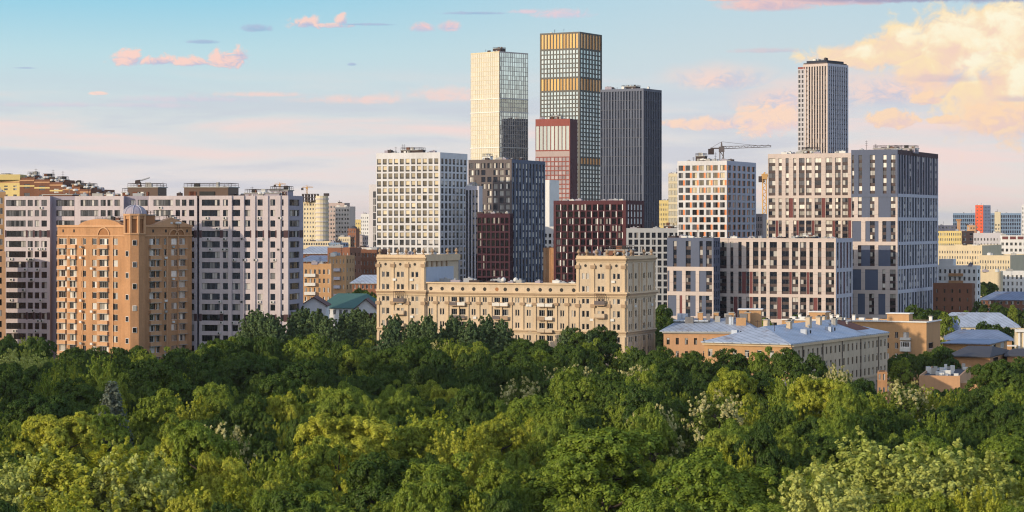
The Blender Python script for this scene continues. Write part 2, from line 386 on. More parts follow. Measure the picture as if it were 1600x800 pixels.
WCACHE = {}
def window_mesh(w, h, kind, gl, fr, only=None):
    key = (round(w, 1), round(h, 1), kind, gl, fr, only)
    if key in WCACHE: return WCACHE[key]
    mb = MB(); window_into(mb, w, h, kind, gl, fr)
    if only is not None:
        keep = [i for i, m in enumerate(mb.m) if (mb.mats[m] == gl) == (only == 'pane')]
        mb.f = [mb.f[i] for i in keep]; mb.m = [0] * len(keep); mb.mats = [gl if only == 'pane' else fr]
        us = sorted({i for f in mb.f for i in f}); ix = {v: k for k, v in enumerate(us)}; mb.v = [mb.v[i] for i in us]; mb.f = [tuple(ix[i] for i in f) for f in mb.f]
    WCACHE[key] = mb.mesh(only or 'window')
    return WCACHE[key]
def window_into(mb, w, h, kind, gl, fr, tf=None):
    """local: x along the wall, y into the wall, z up"""
    q = MB()
    q.box(0, w, -.06, 0, 0, h, fr)
    if kind.startswith('p'):                       # n panes side by side
        n = int(kind[1:]); e = .07 if w < 2.5 else .09; s = (w - e) / n
        for i in range(n): q.box(e + i * s, (i + 1) * s, -.10, -.06, e, h - e, gl)
    elif kind == 'basket':                         # glazing above a dark metal basket
        q.box(.12, w - .10, -.10, -.06, h * .30, h - .06, gl); q.box(.02, w - .02, -.22, -.06, .02, h * .26, 'black_panel')
    elif kind == 'flat':
        q.box(.05, w - .05, -.09, -.06, .05, h - .05, gl)
    elif kind == 'cross':
        e = .08
        q.box(e, w / 2 - e / 2, -.10, -.06, e, h * .7, gl); q.box(w / 2 + e / 2, w - e, -.10, -.06, e, h * .7, gl)
        q.box(e, w - e, -.10, -.06, h * .7 + e, h - e, gl)
    base = len(mb.v)
    for m, f in zip(q.m, q.f):
        k = mb.mi(q.mats[m]); mb.f.append(tuple(base + i for i in f)); mb.m.append(k)
    mb.v += [tf(v) for v in q.v] if tf else q.v

class Building:
    def __init__(s, name, label, cat, px, D, group=None, zvis=0.0, sub=False):
        s.sub = sub
        x, y = pt(px, D)
        s.root = thing(name, label, cat, (x, y, 0), group); s.w = MB(); s.win = []; s.zvis = zvis; s.FT = []
        s.blocks = []
    def block(s, cpx, D, th, Lpx, Rpx, z1, mat, z0=0.0, roof='grey_roof', depth=None, off=0.0, parapet=.8):
        t = R(th); c = pt(cpx, D); dL = (-math.cos(t), math.sin(t)); dR = (math.sin(t), math.cos(t))
        c = (c[0] - math.sin(t) * off, c[1] - math.cos(t) * off)
        def run(d, px):
            k = (px - 800) / F; return (k * c[1] - c[0]) / (d[0] - k * d[1])
        wl = run(dL, Lpx); wr = depth if depth else run(dR, Rpx)
        A = (c[0] + dL[0] * wl, c[1] + dL[1] * wl); B = (c[0] + dR[0] * wr, c[1] + dR[1] * wr)
        E = (A[0] + dR[0] * wr, A[1] + dR[1] * wr)
        s.w.prism([A, c, B, E], z0, z1 - parapet, mat, roof)
        L = Face(A, (-dL[0], -dL[1]), (-dR[0], -dR[1]), wl, D); Rf = Face(c, dR, (-dL[0], -dL[1]), wr, D)
        bk = Face(B, dL, dR, wl, D); lf = Face(E, (-dR[0], -dR[1]), dL, wr, D)
        for f in (L, Rf, bk, lf): f.z0, f.z1 = z0, z1
        if parapet:
            for f in (L, bk): f.box(s.w, 0, f.W, z1 - parapet, z1, 0, -.35, mat)
            for f in (Rf, lf): f.box(s.w, .35, f.W - .35, z1 - parapet, z1, 0, -.35, mat)
        o = type('Blk', (), {})(); o.c, o.dL, o.dR, o.wl, o.wr, o.L, o.R, o.back, o.left, o.z1 = c, dL, dR, wl, wr, L, Rf, bk, lf, z1 - parapet
        o.D = D
        s.blocks.append(o)
        return o
    def grid(s, f, cols, rows, t=.35, wall='white_panel', span=None, kind='p2', gl='glass', fr='frame_dark', ends=True, zb=None, zt=None, skip=None, extra=True):
        """piers and spandrels standing proud of the core, with windows set back between them; cols in metres along the face, rows (z0, z1)"""
        zb = f.z0 if zb is None else zb; zt = f.z1 if zt is None else zt
        cols = sorted(cols); rows = sorted(rows)
        u = 0.0
        for i, (a, b) in enumerate(cols):
            if a > u + .01: f.box(s.w, u, a, zb, zt, 0, t, wall)
            u = b
        f.box(s.w, u, f.W + (t if ends else 0), zb, zt, 0, t, wall)
        for i, (a, b) in enumerate(cols):
            z = zb
            for j, (r0, r1) in enumerate(rows):
                m = span(i, j) if callable(span) else (span or wall)
                if r0 > z + .01: f.box(s.w, a, b, z, r0, 0, t - (0 if m == wall else .12), m)
                z = r1
                if skip and skip(i, j): f.box(s.w, a, b, r0, r1, 0, t, wall); continue
                k = kind(i, j) if callable(kind) else kind
                gg = gl(i, j) if callable(gl) else gl
                s.win.append((f, a, b, r0, r1, k, gg, fr))
            m = span(i, len(rows)) if callable(span) else (span or wall)
            if zt > z + .01: f.box(s.w, a, b, z, zt, 0, t, wall)
    def groups(s, f, groups, base, bands, t=.45, top=None, gl='glass_bright', fr='frame_dark', end=True, span='brown_spandrel', rowgap=.36):
        """storeys gathered in tall frames. groups: (z_bottom, z_top, storeys, [(u0,u1,code)]), code W window stack, else a panel material"""
        for (z0, z1, n, segs) in groups:
            u = 0.0
            for (a, b, code) in segs:
                if a > u + .01: f.box(s.w, u, a, z0, z1, 0, t, base if not callable(base) else base(z0))
                if code == 'W':
                    h = (z1 - z0) / n
                    for k in range(n):
                        zt_ = z1 - k * h; wh = h * (1 - rowgap)
                        s.win.append((f, a, b, zt_ - wh, zt_ - .02, 'p%d' % max(1, round((b - a) / 1.15)), gl, fr))
                        f.box(s.w, a, b, zt_ - h, zt_ - wh, 0, .12, span)
                else: f.box(s.w, a, b, z0, z1, 0, t - .2, code)
                u = b
            f.box(s.w, u, f.W + (t if end else 0), z0, z1, 0, t, base if not callable(base) else base(z0))
        for (z0, z1, m) in bands: f.box(s.w, 0, f.W + (t if end else 0), z0, z1, 0, t + .003, m)
    def done(s, keep=100, wname='window', wallname='wall'):
        part(wallname, s.w, s.root)
        W = sorted(enumerate(s.win), key=lambda q: (q[1][3] < s.zvis, q[0] if False else -q[1][4] if q[1][0].W > 0 else 0))
        W = [x[1] for x in W]
        rl = s.root.location
        for (f, a, b, r0, r1, k, gg, fr) in W[:keep]:
            me = window_mesh(b - a, r1 - r0, k, gg, fr, 'frame' if s.sub else None); x, y = f.at(a, 0)
            o = link(wname, me, s.root, (x - rl[0], y - rl[1], r0 - rl[2]), math.atan2(f.u[1], f.u[0]))
            ww, hh = round(b - a, 1), round(r1 - r0, 1)
            o.scale = ((b - a) / max(ww, .1), 1, (r1 - r0) / max(hh, .1)) if abs(ww - (b - a)) > .005 or abs(hh - (r1 - r0)) > .005 else (1, 1, 1)
            if s.sub: link('pane', window_mesh(b - a, r1 - r0, k, gg, fr, 'pane'), o)
        if W[keep:]:
            mb = MB()
            for (f, a, b, r0, r1, k, gg, fr) in W[keep:]:
                x, y = f.at(a, 0)
                def tf(v, f=f, x=x, y=y, r0=r0): return (x + f.u[0] * v[0] - f.n[0] * v[1], y + f.u[1] * v[0] - f.n[1] * v[1], r0 + v[2])
                window_into(mb, b - a, r1 - r0, k, gg, fr, tf)
            o = part('window_rows', mb, s.root); o['kind'] = 'stuff'
        return s.root

def even(W, n, frac, m0=0.0, m1=0.0):
    """n equal openings over a face of width W; frac = opening share of each bay"""
    s = (W - m0 - m1) / n
    return [(m0 + s * (i + .5 - frac / 2), m0 + s * (i + .5 + frac / 2)) for i in range(n)]
def rows_from(ztop, pitch, h, n): return [(ztop - pitch * i - h, ztop - pitch * i) for i in range(n) if ztop - pitch * i - h > .5]
def on_roof(o, a, b): return (o.c[0] + o.dL[0] * a * o.wl + o.dR[0] * b * o.wr, o.c[1] + o.dL[1] * a * o.wl + o.dR[1] * b * o.wr)
rng = random.Random(7)
def obox(mb, o, a, b, w, d, z0, z1, m):
    x, y = on_roof(o, a, b); L, Q = o.dL, o.dR
    p = [(x + L[0] * i * w / 2 + Q[0] * j * d / 2, y + L[1] * i * w / 2 + Q[1] * j * d / 2) for i, j in ((1, -1), (-1, -1), (-1, 1), (1, 1))]
    mb.prism(p, z0, z1, m)
def roof_kit(B, o, n=8, seed=1, hmax=2.2, room=None, masts=2, par='roof_unit'):
    """plant on a flat roof: air handling units, vents, railings and masts, each a part"""
    r = random.Random(seed); z = o.z1
    for i in range(n):
        mb = MB(); a, b = r.uniform(.06, .94), r.uniform(.05, .5); w_, d_, h_ = r.uniform(1.2, 3.2), r.uniform(1, 2.2), r.uniform(1.0, hmax)
        obox(mb, o, a, b, w_, d_, z + .25, z + h_, r.choice(['grey_frame', 'crane_dark', 'concrete', 'ac_white', 'lilac_grey']))
        obox(mb, o, a, b, w_ * .7, d_ * .7, z, z + .25, 'rubber_dark')
        x, y = on_roof(o, a, b); mb.lathe((x, y, z + h_), [(.4, 0), (.45, .2), (.3, .35)], 'grey_frame', 8)
        part(par, mb, B.root)
    for i in range(masts):
        mb = MB(); x, y = on_roof(o, r.uniform(.1, .9), r.uniform(.05, .5)); h_ = r.uniform(2.5, 5)
        mb.tube((x, y, z), (x, y, z + h_), .09, .05, 'crane_dark', 5)
        for k in range(3): mb.tube((x - .5, y, z + h_ * (.6 + .15 * k)), (x + .5, y, z + h_ * (.6 + .15 * k)), .04, .04, 'crane_dark', 4)
        part('antenna', mb, B.root)
    if room:
        for (a, b, w_, d_, h_, m) in room:
            mb = MB(); obox(mb, o, a, b, w_, d_, z, z + h_, m); obox(mb, o, a, b, w_ + .5, d_ + .5, z + h_, z + h_ + .25, 'concrete')
            x, y = on_roof(o, a, b)
            obox(mb, o, a, b, w_ * .3, d_ + .1, z, z + 2.0, 'rubber_dark') if h_ > 2.4 else None
            zt_ = z + h_ + .25; L_, Q_ = o.dL, o.dR
            cs = [(x + L_[0] * i * w_ / 2 + Q_[0] * j * d_ / 2, y + L_[1] * i * w_ / 2 + Q_[1] * j * d_ / 2) for i, j in ((1, -1), (-1, -1), (-1, 1), (1, 1))]
            if h_ > 1.3:
                for p, q in zip(cs, cs[1:] + cs[:1]):
                    mb.tube((*p, zt_ + .95), (*q, zt_ + .95), .06, .06, 'crane_dark', 4); mb.tube((*p, zt_ + .5), (*q, zt_ + .5), .04, .04, 'crane_dark', 4)
                    for t_ in (0, .33, .66): mb.tube((p[0] + (q[0] - p[0]) * t_, p[1] + (q[1] - p[1]) * t_, zt_), (p[0] + (q[0] - p[0]) * t_, p[1] + (q[1] - p[1]) * t_, zt_ + .95), .05, .05, 'crane_dark', 4)
                for k in range(3):
                    aa = a + r.uniform(-.35, .35) * w_ / o.wl; obox(mb, o, aa, b, r.uniform(.6, 1.6), r.uniform(.6, 1.4), zt_, zt_ + r.uniform(.5, 1.3), r.choice(['concrete', 'rubber_dark', 'brick_brown', 'ac_white']))
                    obox(mb, o, aa, b - d_ / 2 / o.wr - .01, r.uniform(.8, 2), .2, z + .4, z + min(h_ - .3, 2.0), r.choice(['rubber_dark', 'concrete', 'rust', 'ac_white']))
                dishes(mb, x, y, z, r)
            part('machine_room', mb, B.root)
def hip_roof(mb, pts, z0, h, over, m, ridge=.3):
    """hipped roof over the quadrilateral pts (ordered; the ridge follows edge 0-1)"""
    c = [sum(p[i] for p in pts) / 4 for i in (0, 1)]
    q = []
    for p in pts:
        d = math.hypot(p[0] - c[0], p[1] - c[1]); k = (d + over * 1.4) / d
        q.append((c[0] + (p[0] - c[0]) * k, c[1] + (p[1] - c[1]) * k))
    e1 = ((q[0][0] + q[3][0]) / 2, (q[0][1] + q[3][1]) / 2); e2 = ((q[1][0] + q[2][0]) / 2, (q[1][1] + q[2][1]) / 2)
    r1 = (e1[0] + (e2[0] - e1[0]) * ridge, e1[1] + (e2[1] - e1[1]) * ridge); r2 = (e2[0] + (e1[0] - e2[0]) * ridge, e2[1] + (e1[1] - e2[1]) * ridge)
    v = [(x, y, z0) for x, y in q] + [(r1[0], r1[1], z0 + h), (r2[0], r2[1], z0 + h)] + [(x, y, z0 - .25) for x, y in q]
    mb.add(v, [(0, 1, 5, 4), (1, 2, 5), (2, 3, 4, 5), (3, 0, 4), (6, 7, 1, 0), (7, 8, 2, 1), (8, 9, 3, 2), (9, 6, 0, 3), (9, 8, 7, 6)], m)
def foot(o):
    A = (o.c[0] + o.dL[0] * o.wl, o.c[1] + o.dL[1] * o.wl); B = (o.c[0] + o.dR[0] * o.wr, o.c[1] + o.dR[1] * o.wr)
    return [A, o.c, B, (A[0] + o.dR[0] * o.wr, A[1] + o.dR[1] * o.wr)]
FOOT = []     # footprints that trees keep clear of

# ------------------------------------------------------------------ ground
def structure(name, mb):
    o = link(name, mb.mesh(name)); o['kind'] = 'structure'; return o
m_, g_ = mat_new('ground')
t_ = g_.n('ShaderNodeTexCoord').outputs['Object']
gn = g_.noise(t_, .012, 6, .6); gn2 = g_.noise(t_, .3, 4, .6)
cg = g_.mix(g_.sstep(gn, .42, .58), (.035, .05, .018), (.11, .105, .095))
kg = g_.m('MULTIPLY_ADD', gn2, .8, .6)
finish(g_, principled(g_, g_.vm('MULTIPLY', cg, g_.xyz(kg, kg, kg)), .95, 0, .2))
mb = MB(); S = 26000
mb.add([(-S, -3000, 0), (S, -3000, 0), (S, S, 0), (-S, S, 0)], [(0, 1, 2, 3)], 'ground')
structure('ground', mb)

def cols_px(f, lst): return [(f.fu(a), f.fu(b)) for a, b in lst]
TH = 24

# ------------------------------------------------------------------ long lilac apartment house
B = Building('apartment_building', 'long lilac panel apartment house with dark maroon bands and brick plant rooms on its roof', 'building', 449, 640, zvis=15, sub=True)
zt = zat(305.5, 640)
c0 = pt(449, 640); th = R(12); dL = (-math.cos(th), math.sin(th))
def lilD(px):      # depth of the facade line at this bearing
    k = (px - 800) / F; t = (k * c0[1] - c0[0]) / (dL[0] - k * dL[1]); return c0[1] + dL[1] * t
ztl = zt; pitch = 2.92; rtop = zat(311.5, 640); rows = rows_from(rtop, pitch, 1.75, 19)
rows = sorted(rows)
NR = len(rows)
def lspan(i, j): return 'lilac'
def dark_band(B, f, cols, wallw):
    u = 0.0
    for a, b in sorted(cols) + [(f.W + .35, f.W + .35)]:
        if a > u + .05:
            for q in (4, 12):
                r0, r1 = rows[NR - q]; f.box(B.w, u, a, r0 - .15, r1 + .15, .35, .38, 'maroon_band')
        u = b
back = B.block(312, lilD(312), 12, 70, None, zt, 'lilac_grey', depth=15, off=-2.5)
f = back.L
B.grid(f, cols_px(f, [(88.5, 117), (204.5, 213), (216, 231.5)]), rows, wall='lilac_grey', span='lilac', kind=lambda i, j: ('p7', 'p2', 'p4')[i], gl='glass', fr='frame_dark')
B2 = []
for (cp, lp, cols, kinds) in ((77, 8.5, [(10.5, 41), (44, 52), (55, 62), (65.5, 74)], ('p8', 'p2', 'p2', 'p2')),
                              (192, 118.5, [(126.5, 154.5), (158, 166), (168.5, 176.5), (179.5, 188)], ('p8', 'p2', 'p2', 'p2')),
                              (306.5, 234, [(240.5, 270.5), (275, 282), (285, 292), (296, 304)], ('p8', 'p2', 'p2', 'p2'))):
    o = B.block(cp, lilD(cp), 12, lp, None, zt, 'lilac_grey', depth=3, roof='grey_roof', parapet=.5)
    B.grid(o.L, cols_px(o.L, cols), rows, wall='lilac', span=lspan, kind=lambda i, j, k=kinds: k[i], gl='glass', ends=True)
    dark_band(B, o.L, cols_px(o.L, cols), 0)
    o.left.box(B.w, 0, o.left.W, 0, zt, 0, .3, 'lilac'); B2.append(o)
main = B.block(449, 640, 12, 312, 471.5, zt, 'lilac_grey')
B.grid(main.L, cols_px(main.L, [(316, 344), (349, 357.5), (363.6, 376), (383, 391.5), (403, 411), (423, 430.6), (441, 443.7)]), rows, wall='lilac', span=lspan,
       kind=lambda i, j: ('p7', 'p2', 'p3', 'p2', 'p2', 'p2', 'p1')[i], gl='glass')
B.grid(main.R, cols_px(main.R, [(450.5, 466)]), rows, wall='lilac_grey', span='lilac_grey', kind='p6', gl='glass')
dark_band(B, main.L, cols_px(main.L, [(316, 344), (349, 357.5), (363.6, 376), (383, 391.5), (403, 411), (423, 430.6), (441, 443.7)]), 0)
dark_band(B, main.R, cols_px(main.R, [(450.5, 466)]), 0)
# shallow piers between the eastern bays
for px in (360.5, 379.5, 397, 417, 436.5):
    u = main.L.fu(px); main.L.box(B.w, u - .55, u + .55, 0, zt - .02, .35, .75, 'lilac')
roof_kit(B, main, 7, 3, 1.8, [(.93, .35, 13, 9, 3.1, 'frame_brown'), (.86, .3, 7, 6, 1.6, 'brick_red'), (.30, .3, 10, 6, 1.4, 'lilac_grey'), (.12, .35, 5, 5, 2.2, 'lilac_grey')], 3)
roof_kit(B, B2[1], 3, 4, 1.5, None, 1)
roof_kit(B, back, 10, 5, 1.8, [(.39, .35, 20 * .45, 7, 3.2, 'frame_brown'), (.44, .35, 8, 6, 1.8, 'rust'), (.62, .4, 5, 4, 1.2, 'brick_brown'), (.95, .4, 9, 5, 1.2, 'brick_brown')], 3)
# conditioner boxes under windows
r = random.Random(11)
for k in range(70):
    o = r.choice([main, main, B2[0], B2[0], B2[1], B2[2]]); f = o.L
    j = r.randrange(6, NR); u = r.uniform(1.5, f.W - 2)
    mb = MB(); z = rows[j][0] - .85; f.box(mb, u, u + .95, z, z + .65, .36, .75, 'ac_white'); f.box(mb, u + .15, u + .6, z + .1, z + .55, .75, .78, 'rubber_dark')
    part('air_conditioner', mb, B.root)
B.done(); FOOT.append(foot(main)); FOOT.append(foot(back))
LIL = main

# floodlight on its roof
mb = MB(); x, y = on_roof(back, .42, .25); z = zt + 2.4
rt = thing('rooftop_floodlight', 'dark floodlight on a short arm above the brick plant room of the lilac house', 'floodlight', (x, y, z))
mb.tube((x, y, z - 1.0), (x, y, z + 1.6), .25, .18, 'crane_dark'); mb.hexa([(x - 1.6, y - .3, z + 1.2), (x - .2, y - .3, z + 1.2), (x - .2, y + .3, z + 1.2), (x - 1.6, y + .3, z + 1.2), (x - 1.5, y - .3, z + 2.1), (x - .1, y - .3, z + 2.3), (x - .1, y + .3, z + 2.3), (x - 1.5, y + .3, z + 2.1)], 'crane_dark')
part('stand', mb, rt)
mb = MB(); mb.tube((x - .2, y, z + 2), (x + 2.6, y, z + 2.9), .28, .2, 'grey_frame'); part('arm', mb, rt)

# ------------------------------------------------------------------ ochre brick apartment house with corner turret
D = 625
B = Building('brick_apartment_building', 'ochre brick apartment house with a domed corner turret, in front of the lilac house', 'building', 209, D, zvis=15, sub=True)
zt = zat(352.5, D); o = B.block(209, D, 37, 91, 298.5, zt, 'ochre')
Lf, Rf = o.L, o.R
zx = lambda a, b: (a * .3874, b * .3874)
rws = sorted(rows_from(zat(372.8, D), 2.96, 1.75, 15)); nr = len(rws)
lc = cols_px(Lf, [zx(*p) for p in ((240, 272), (284, 312), (331, 350), (375, 393), (404, 441), (457, 478))])
B.grid(Lf, lc, rws, t=.3, wall='ochre', span=lambda i, j: 'ochre_light' if i in (0, 1, 4) else 'ochre', kind=lambda i, j: ('p4', 'p4', 'p2', 'p2', 'p4', 'p2')[i], gl='glass_house', fr='frame_white', ends=False)
rc = cols_px(Rf, [zx(*p) for p in ((600, 641), (658, 672), (688, 712), (716, 745))])
B.grid(Rf, rc, rws, t=.3, wall='ochre', span=lambda i, j: 'ochre_light' if i == 0 else 'ochre', kind=lambda i, j: ('p5', 'p2', 'p2', 'p3')[i], gl=lambda i, j: 'glass_house', fr='frame_white', ends=False, skip=None)
# string course and lighter piers
for f in (Lf, Rf):
    f.box(B.w, 0, f.W, zat(368.5, D) - .2, zat(368.5, D) + .2, .3, .55, 'ochre_light')
    f.box(B.w, 0, f.W, zt - .45, zt + .15, .3, .6, 'ochre_light')
    for q in range(5):
        u = f.W * (q + .5) / 5 + 1.2
        if u < f.W - 3.5: f.box(B.w, u - .18, u + .18, 0, zat(369.5, D), .3, .48, 'ochre_light')
# raised arched gable on the left face and pointed gable on the right face
def gable(f, ua, ub, z0, h, n, kind, mat):
    pts = []
    for i in range(n + 1):
        t_ = i / n; u = ua + (ub - ua) * t_
        hh = h * (math.sin(math.pi * t_) ** .6 if kind == 'arch' else (1 - abs(2 * t_ - 1)))
        pts.append((u, z0 + .12 + hh))
    for (u0, z_0), (u1, z_1) in zip(pts, pts[1:]):
        v = []
        for d in (.34, -1.2):
            v += [(*f.at(u0, d), z0), (*f.at(u1, d), z0), (*f.at(u1, d), z_1), (*f.at(u0, d), z_0)]
        B.w.add(v, [(0, 1, 2, 3), (4, 7, 6, 5), (3, 2, 6, 7), (0, 4, 5, 1), (0, 3, 7, 4), (1, 5, 6, 2)], mat)
gable(Lf, Lf.fu(124), Lf.fu(191), zt, 1.7, 14, 'arch', 'ochre'); gable(Rf, Rf.fu(236), Rf.fu(298), zt - .1, 2.2, 2, 'peak', 'ochre_light')
# arched niches at the top of the bays
for f, uc, w_ in ((Lf, Lf.fu(163.7), 4.2), (Rf, Rf.fu(269.5), 3.2), (Rf, Rf.fu(279.5), 3.2)):
    mb = MB(); z = rws[-1][1] + .2; N = 10
    v = [(uc - w_ / 2, z), (uc + w_ / 2, z)] + [(uc + w_ / 2 * math.cos(math.pi * i / N), z + .5 + w_ / 2 * math.sin(math.pi * i / N)) for i in range(N + 1)]
    mb.add([(*f.at(u, .33), zz) for u, zz in v], [tuple(range(len(v)))], 'ochre_dark')
    for i in range(N):
        a0, a1 = math.pi * i / N, math.pi * (i + 1) / N; r0, r1 = w_ / 2, w_ / 2 + .35
        q = [(r0, a0), (r1, a0), (r1, a1), (r0, a1)]
        P = [(uc + r_ * math.cos(a_), z + .5 + r_ * math.sin(a_)) for r_, a_ in q]
        mb.add([(*f.at(u, .36), zz) for u, zz in P] + [(*f.at(u, .6), zz) for u, zz in P], [(4, 5, 6, 7), (0, 1, 5, 4), (2, 3, 7, 6), (1, 2, 6, 5), (3, 0, 4, 7)], 'ochre_light')
    part('arched_niche', mb, B.root)
# small square attic openings
for f, pxs in ((Lf, (100, 117)), (Rf, (238, 258, 291))):
    for px in pxs:
        u = f.fu(px); mb = MB(); f.box(mb, u - .3, u + .3, zat(361, D) - .4, zat(361, D) + .4, .30, .34, 'rubber_dark'); part('vent_opening', mb, B.root)
# recessed loggia column, balcony slabs
for f, (a, b) in ((Lf, lc[4]), (Lf, lc[0]), (Lf, lc[1]), (Rf, rc[0]), (Rf, rc[3])):
    for (r0, r1) in rws[4:]:
        mb = MB(); f.box(mb, a - .1, b + .1, r0 - 1.0, r0 - .04, .3, .95, 'ochre_light'); f.box(mb, a - .15, b + .15, r0 - 1.14, r0 - 1.0, .3, 1.05, 'concrete'); part('balcony', mb, B.root)
# turret
tx, ty = o.c; zt2 = zat(334, D); ang0 = R(-37)
def ring(r_, n=8): return [(tx + r_ * math.sin(R(22.5) + ang0 + i * math.pi / 4) , ty + 1.6 - r_ * math.cos(R(22.5) + ang0 + i * math.pi / 4)) for i in range(n)]
tm = MB(); RR = 2.95
tm.prism(ring(RR), 0, zt2 - 5.6, 'ochre'); tm.prism(ring(RR + .3), zt2 - 5.6, zt2 - 5.2, 'ochre_light'); tm.prism(ring(RR - .5), zt2 - 5.2, zt2 - .5, 'ochre_dark')
for (x, y) in ring(RR - .15):
    tm.lathe((x, y, zt2 - 5.2), [(.42, 0), (.42, 4.7)], 'ochre_light', 6)
tm.prism(ring(RR - .1), zt2 - 1.4, zt2 - .5, 'ochre'); tm.prism(ring(RR + .35), zt2 - .5, zt2, 'ochre_light')
TUR = part('turret', tm, B.root)
for k in range(2, 12):          # small windows down the turret
    mb = MB(); a_ = (ang0 - R(45)) if k % 2 else ang0
    nx, ny = math.sin(a_ + R(45)), -math.cos(a_ + R(45)); cx_, cy_ = tx + nx * RR * .93, ty + 1.6 + ny * RR * .93
    z = rws[-1][0] - (k - 2) * 2.96 - .1
    lx, ly = -ny, nx
    for dd, s_, m in ((.12, .55, 'frame_white'), (.17, .45, 'glass')):
        p = [(cx_ + lx * s_ + nx * -.1, cy_ + ly * s_ + ny * -.1), (cx_ - lx * s_ + nx * -.1, cy_ - ly * s_ + ny * -.1), (cx_ - lx * s_ + nx * dd, cy_ - ly * s_ + ny * dd), (cx_ + lx * s_ + nx * dd, cy_ + ly * s_ + ny * dd)]
        mb.prism(p, z + (.55 - s_), z + 1.5 - (.55 - s_), m)
    part('turret_window', mb, B.root).parent = TUR
mb = MB(); prof = [(RR + .25, 0)] + [((RR + .1) * math.cos(a * math.pi / 16), 2.3 * math.sin(a * math.pi / 16)) for a in range(1, 8)] + [(.25, 2.35), (.12, 3.0), (.02, 3.6)]
mb.lathe((tx, ty + 1.6, zt2), prof, 'lilac_grey', 16)
for i in range(8):
    a = math.pi / 4 * i; 
    P = [(tx + (RR + .22) * math.cos(b_ * math.pi / 16) * math.cos(a), ty + 1.6 + (RR + .22) * math.cos(b_ * math.pi / 16) * math.sin(a), zt2 + .04 + 2.33 * math.sin(b_ * math.pi / 16)) for b_ in range(0, 8)]
    for p, q in zip(P, P[1:]): mb.tube(p, q, .09, .09, 'lilac_fin', 4)
part('dome', mb, B.root).parent = TUR
roof_kit(B, o, 6, 8, 1.6, [(.12, .30, 5, 5, 3.6, 'ochre_dark'), (.25, .55, 6, 4, 2.2, 'ochre'), (.62, .5, 9, 5, 2.0, 'ochre_dark'), (.07, .75, 3, 3, 2.4, 'ochre')], 2)
for k in range(28):
    f = r.choice([Lf, Rf]); j = r.randrange(4, nr); mb = MB(); u = r.choice([c for c in (lc if f is Lf else rc)[1:4]])[0] + .2; z = rws[j][0] - .9
    f.box(mb, u, u + .9, z, z + .6, 1.06 if f is Lf else .31, 1.35 if f is Lf else .65, 'ac_white'); part('air_conditioner', mb, B.root)
B.done(); FOOT.append(foot(o))

# ------------------------------------------------------------------ brick tower with stepped roof behind, and tan house at the frame's edge
D = 800
B = Building('stepped_roof_building', 'brown brick block, sunlit end painted yellow, with a stepped roof rising behind the lilac house', 'building', 30, D, zvis=40)
steps = [(-40, 31, 280), (31, 54, 277.5), (54, 78, 280.5), (78, 98, 285), (98, 125, 292), (125, 142, 296)]
for i, (a, b, y) in enumerate(steps):
    o = B.block(b, D - i * 1.5, 14, a, None, zat(y, D), 'yellow_far' if i == 0 else 'brick_brown', depth=20, roof='dark_roof')  # end step's yellow is sunlight put into its wall colour
    f = o.L
    f.box(B.w, 0, f.W, zat(y, D) - 1.2, zat(y, D) - .8, 0, .25, 'ochre_light')
    f.box(B.w, 0, f.W, zat(y + 12, D) - .5, zat(y + 12, D), 0, .2, 'yellow_far')
    n = max(1, int(f.W / 3.2))
    B.grid(f, even(f.W, n, .38), rows_from(zat(y, D) - 2.2, 3.1, 1.6, 9), t=.18, wall='brick_brown' if i else 'yellow_far', kind='p2', gl='glass', fr='frame_brown', zt=zat(y, D) - 1.25, zb=20)
    roof_kit(B, o, 4, 20 + i, 1.6, [(.4, .2, 3, 3, 1.6, 'brick_red' if i % 2 else 'ochre')], 1)
mb = MB()
for k, px in enumerate((3, 8, 13, 18, 24)):
    x, y = pt(px, D - 2); mb.tube((x, y - 0, zat(280, D)), (x, y, zat(273, D)), .7, .7, 'gold_panel', 6)
B.root['x'] = 0
x0, y0 = pt(-30, D - 1); x1, _ = pt(31, D - 1)
mb = MB(); mb.box(x0, x1, y0 + .5, y0 + 14, zat(281, D), zat(272.5, D), 'yellow_far'); part('lit_attic', mb, B.root)  # attic's sunlight painted as a yellow wall
for px, y in ((100, 290), (108, 293), (118, 296)):
    x, yy = pt(px, D - 14); mb = MB(); z = zat(y + 4, D); mb.tube((x, yy, z - 2), (x, yy, z), .08, .08, 'grey_frame'); mb.lathe((x, yy, z), [(.2, 0), (.9, .15), (1.0, .6), (.5, .9)], 'ac_white', 10); part('satellite_dish', mb, B.root)
B.done()
B = Building('tan_apartment_building', 'tan brick house with white-framed windows, cut off by the photo edge beside the lilac house', 'building', 7.5, 665, zvis=15)
o = B.block(7.5, 672, -13, -60, None, zat(300, 672), 'brick_tan', depth=16); n = 5
B.grid(o.L, even(o.L.W, n, .5), rows_from(zat(309, 672), 3.0, 1.8, 18), t=.25, wall='brick_tan', kind='p3', gl='glass_house', fr='frame_white')
roof_kit(B, o, 4, 31)
B.done(60); FOOT.append(foot(o))
B = Building('pink_annex', 'pinkish plastered annex standing low beside the tan house at the photo edge', 'building', 7.8, 640)
o = B.block(7.8, 640, -13, -60, None, zat(393, 640), 'ochre_light', depth=10)
B.grid(o.L, even(o.L.W, 4, .4), rows_from(zat(400, 640), 3.0, 1.7, 12), t=.2, wall='ochre_light', kind='p2', gl='glass_dark', fr='frame_dark')
B.done(40); FOOT.append(foot(o))

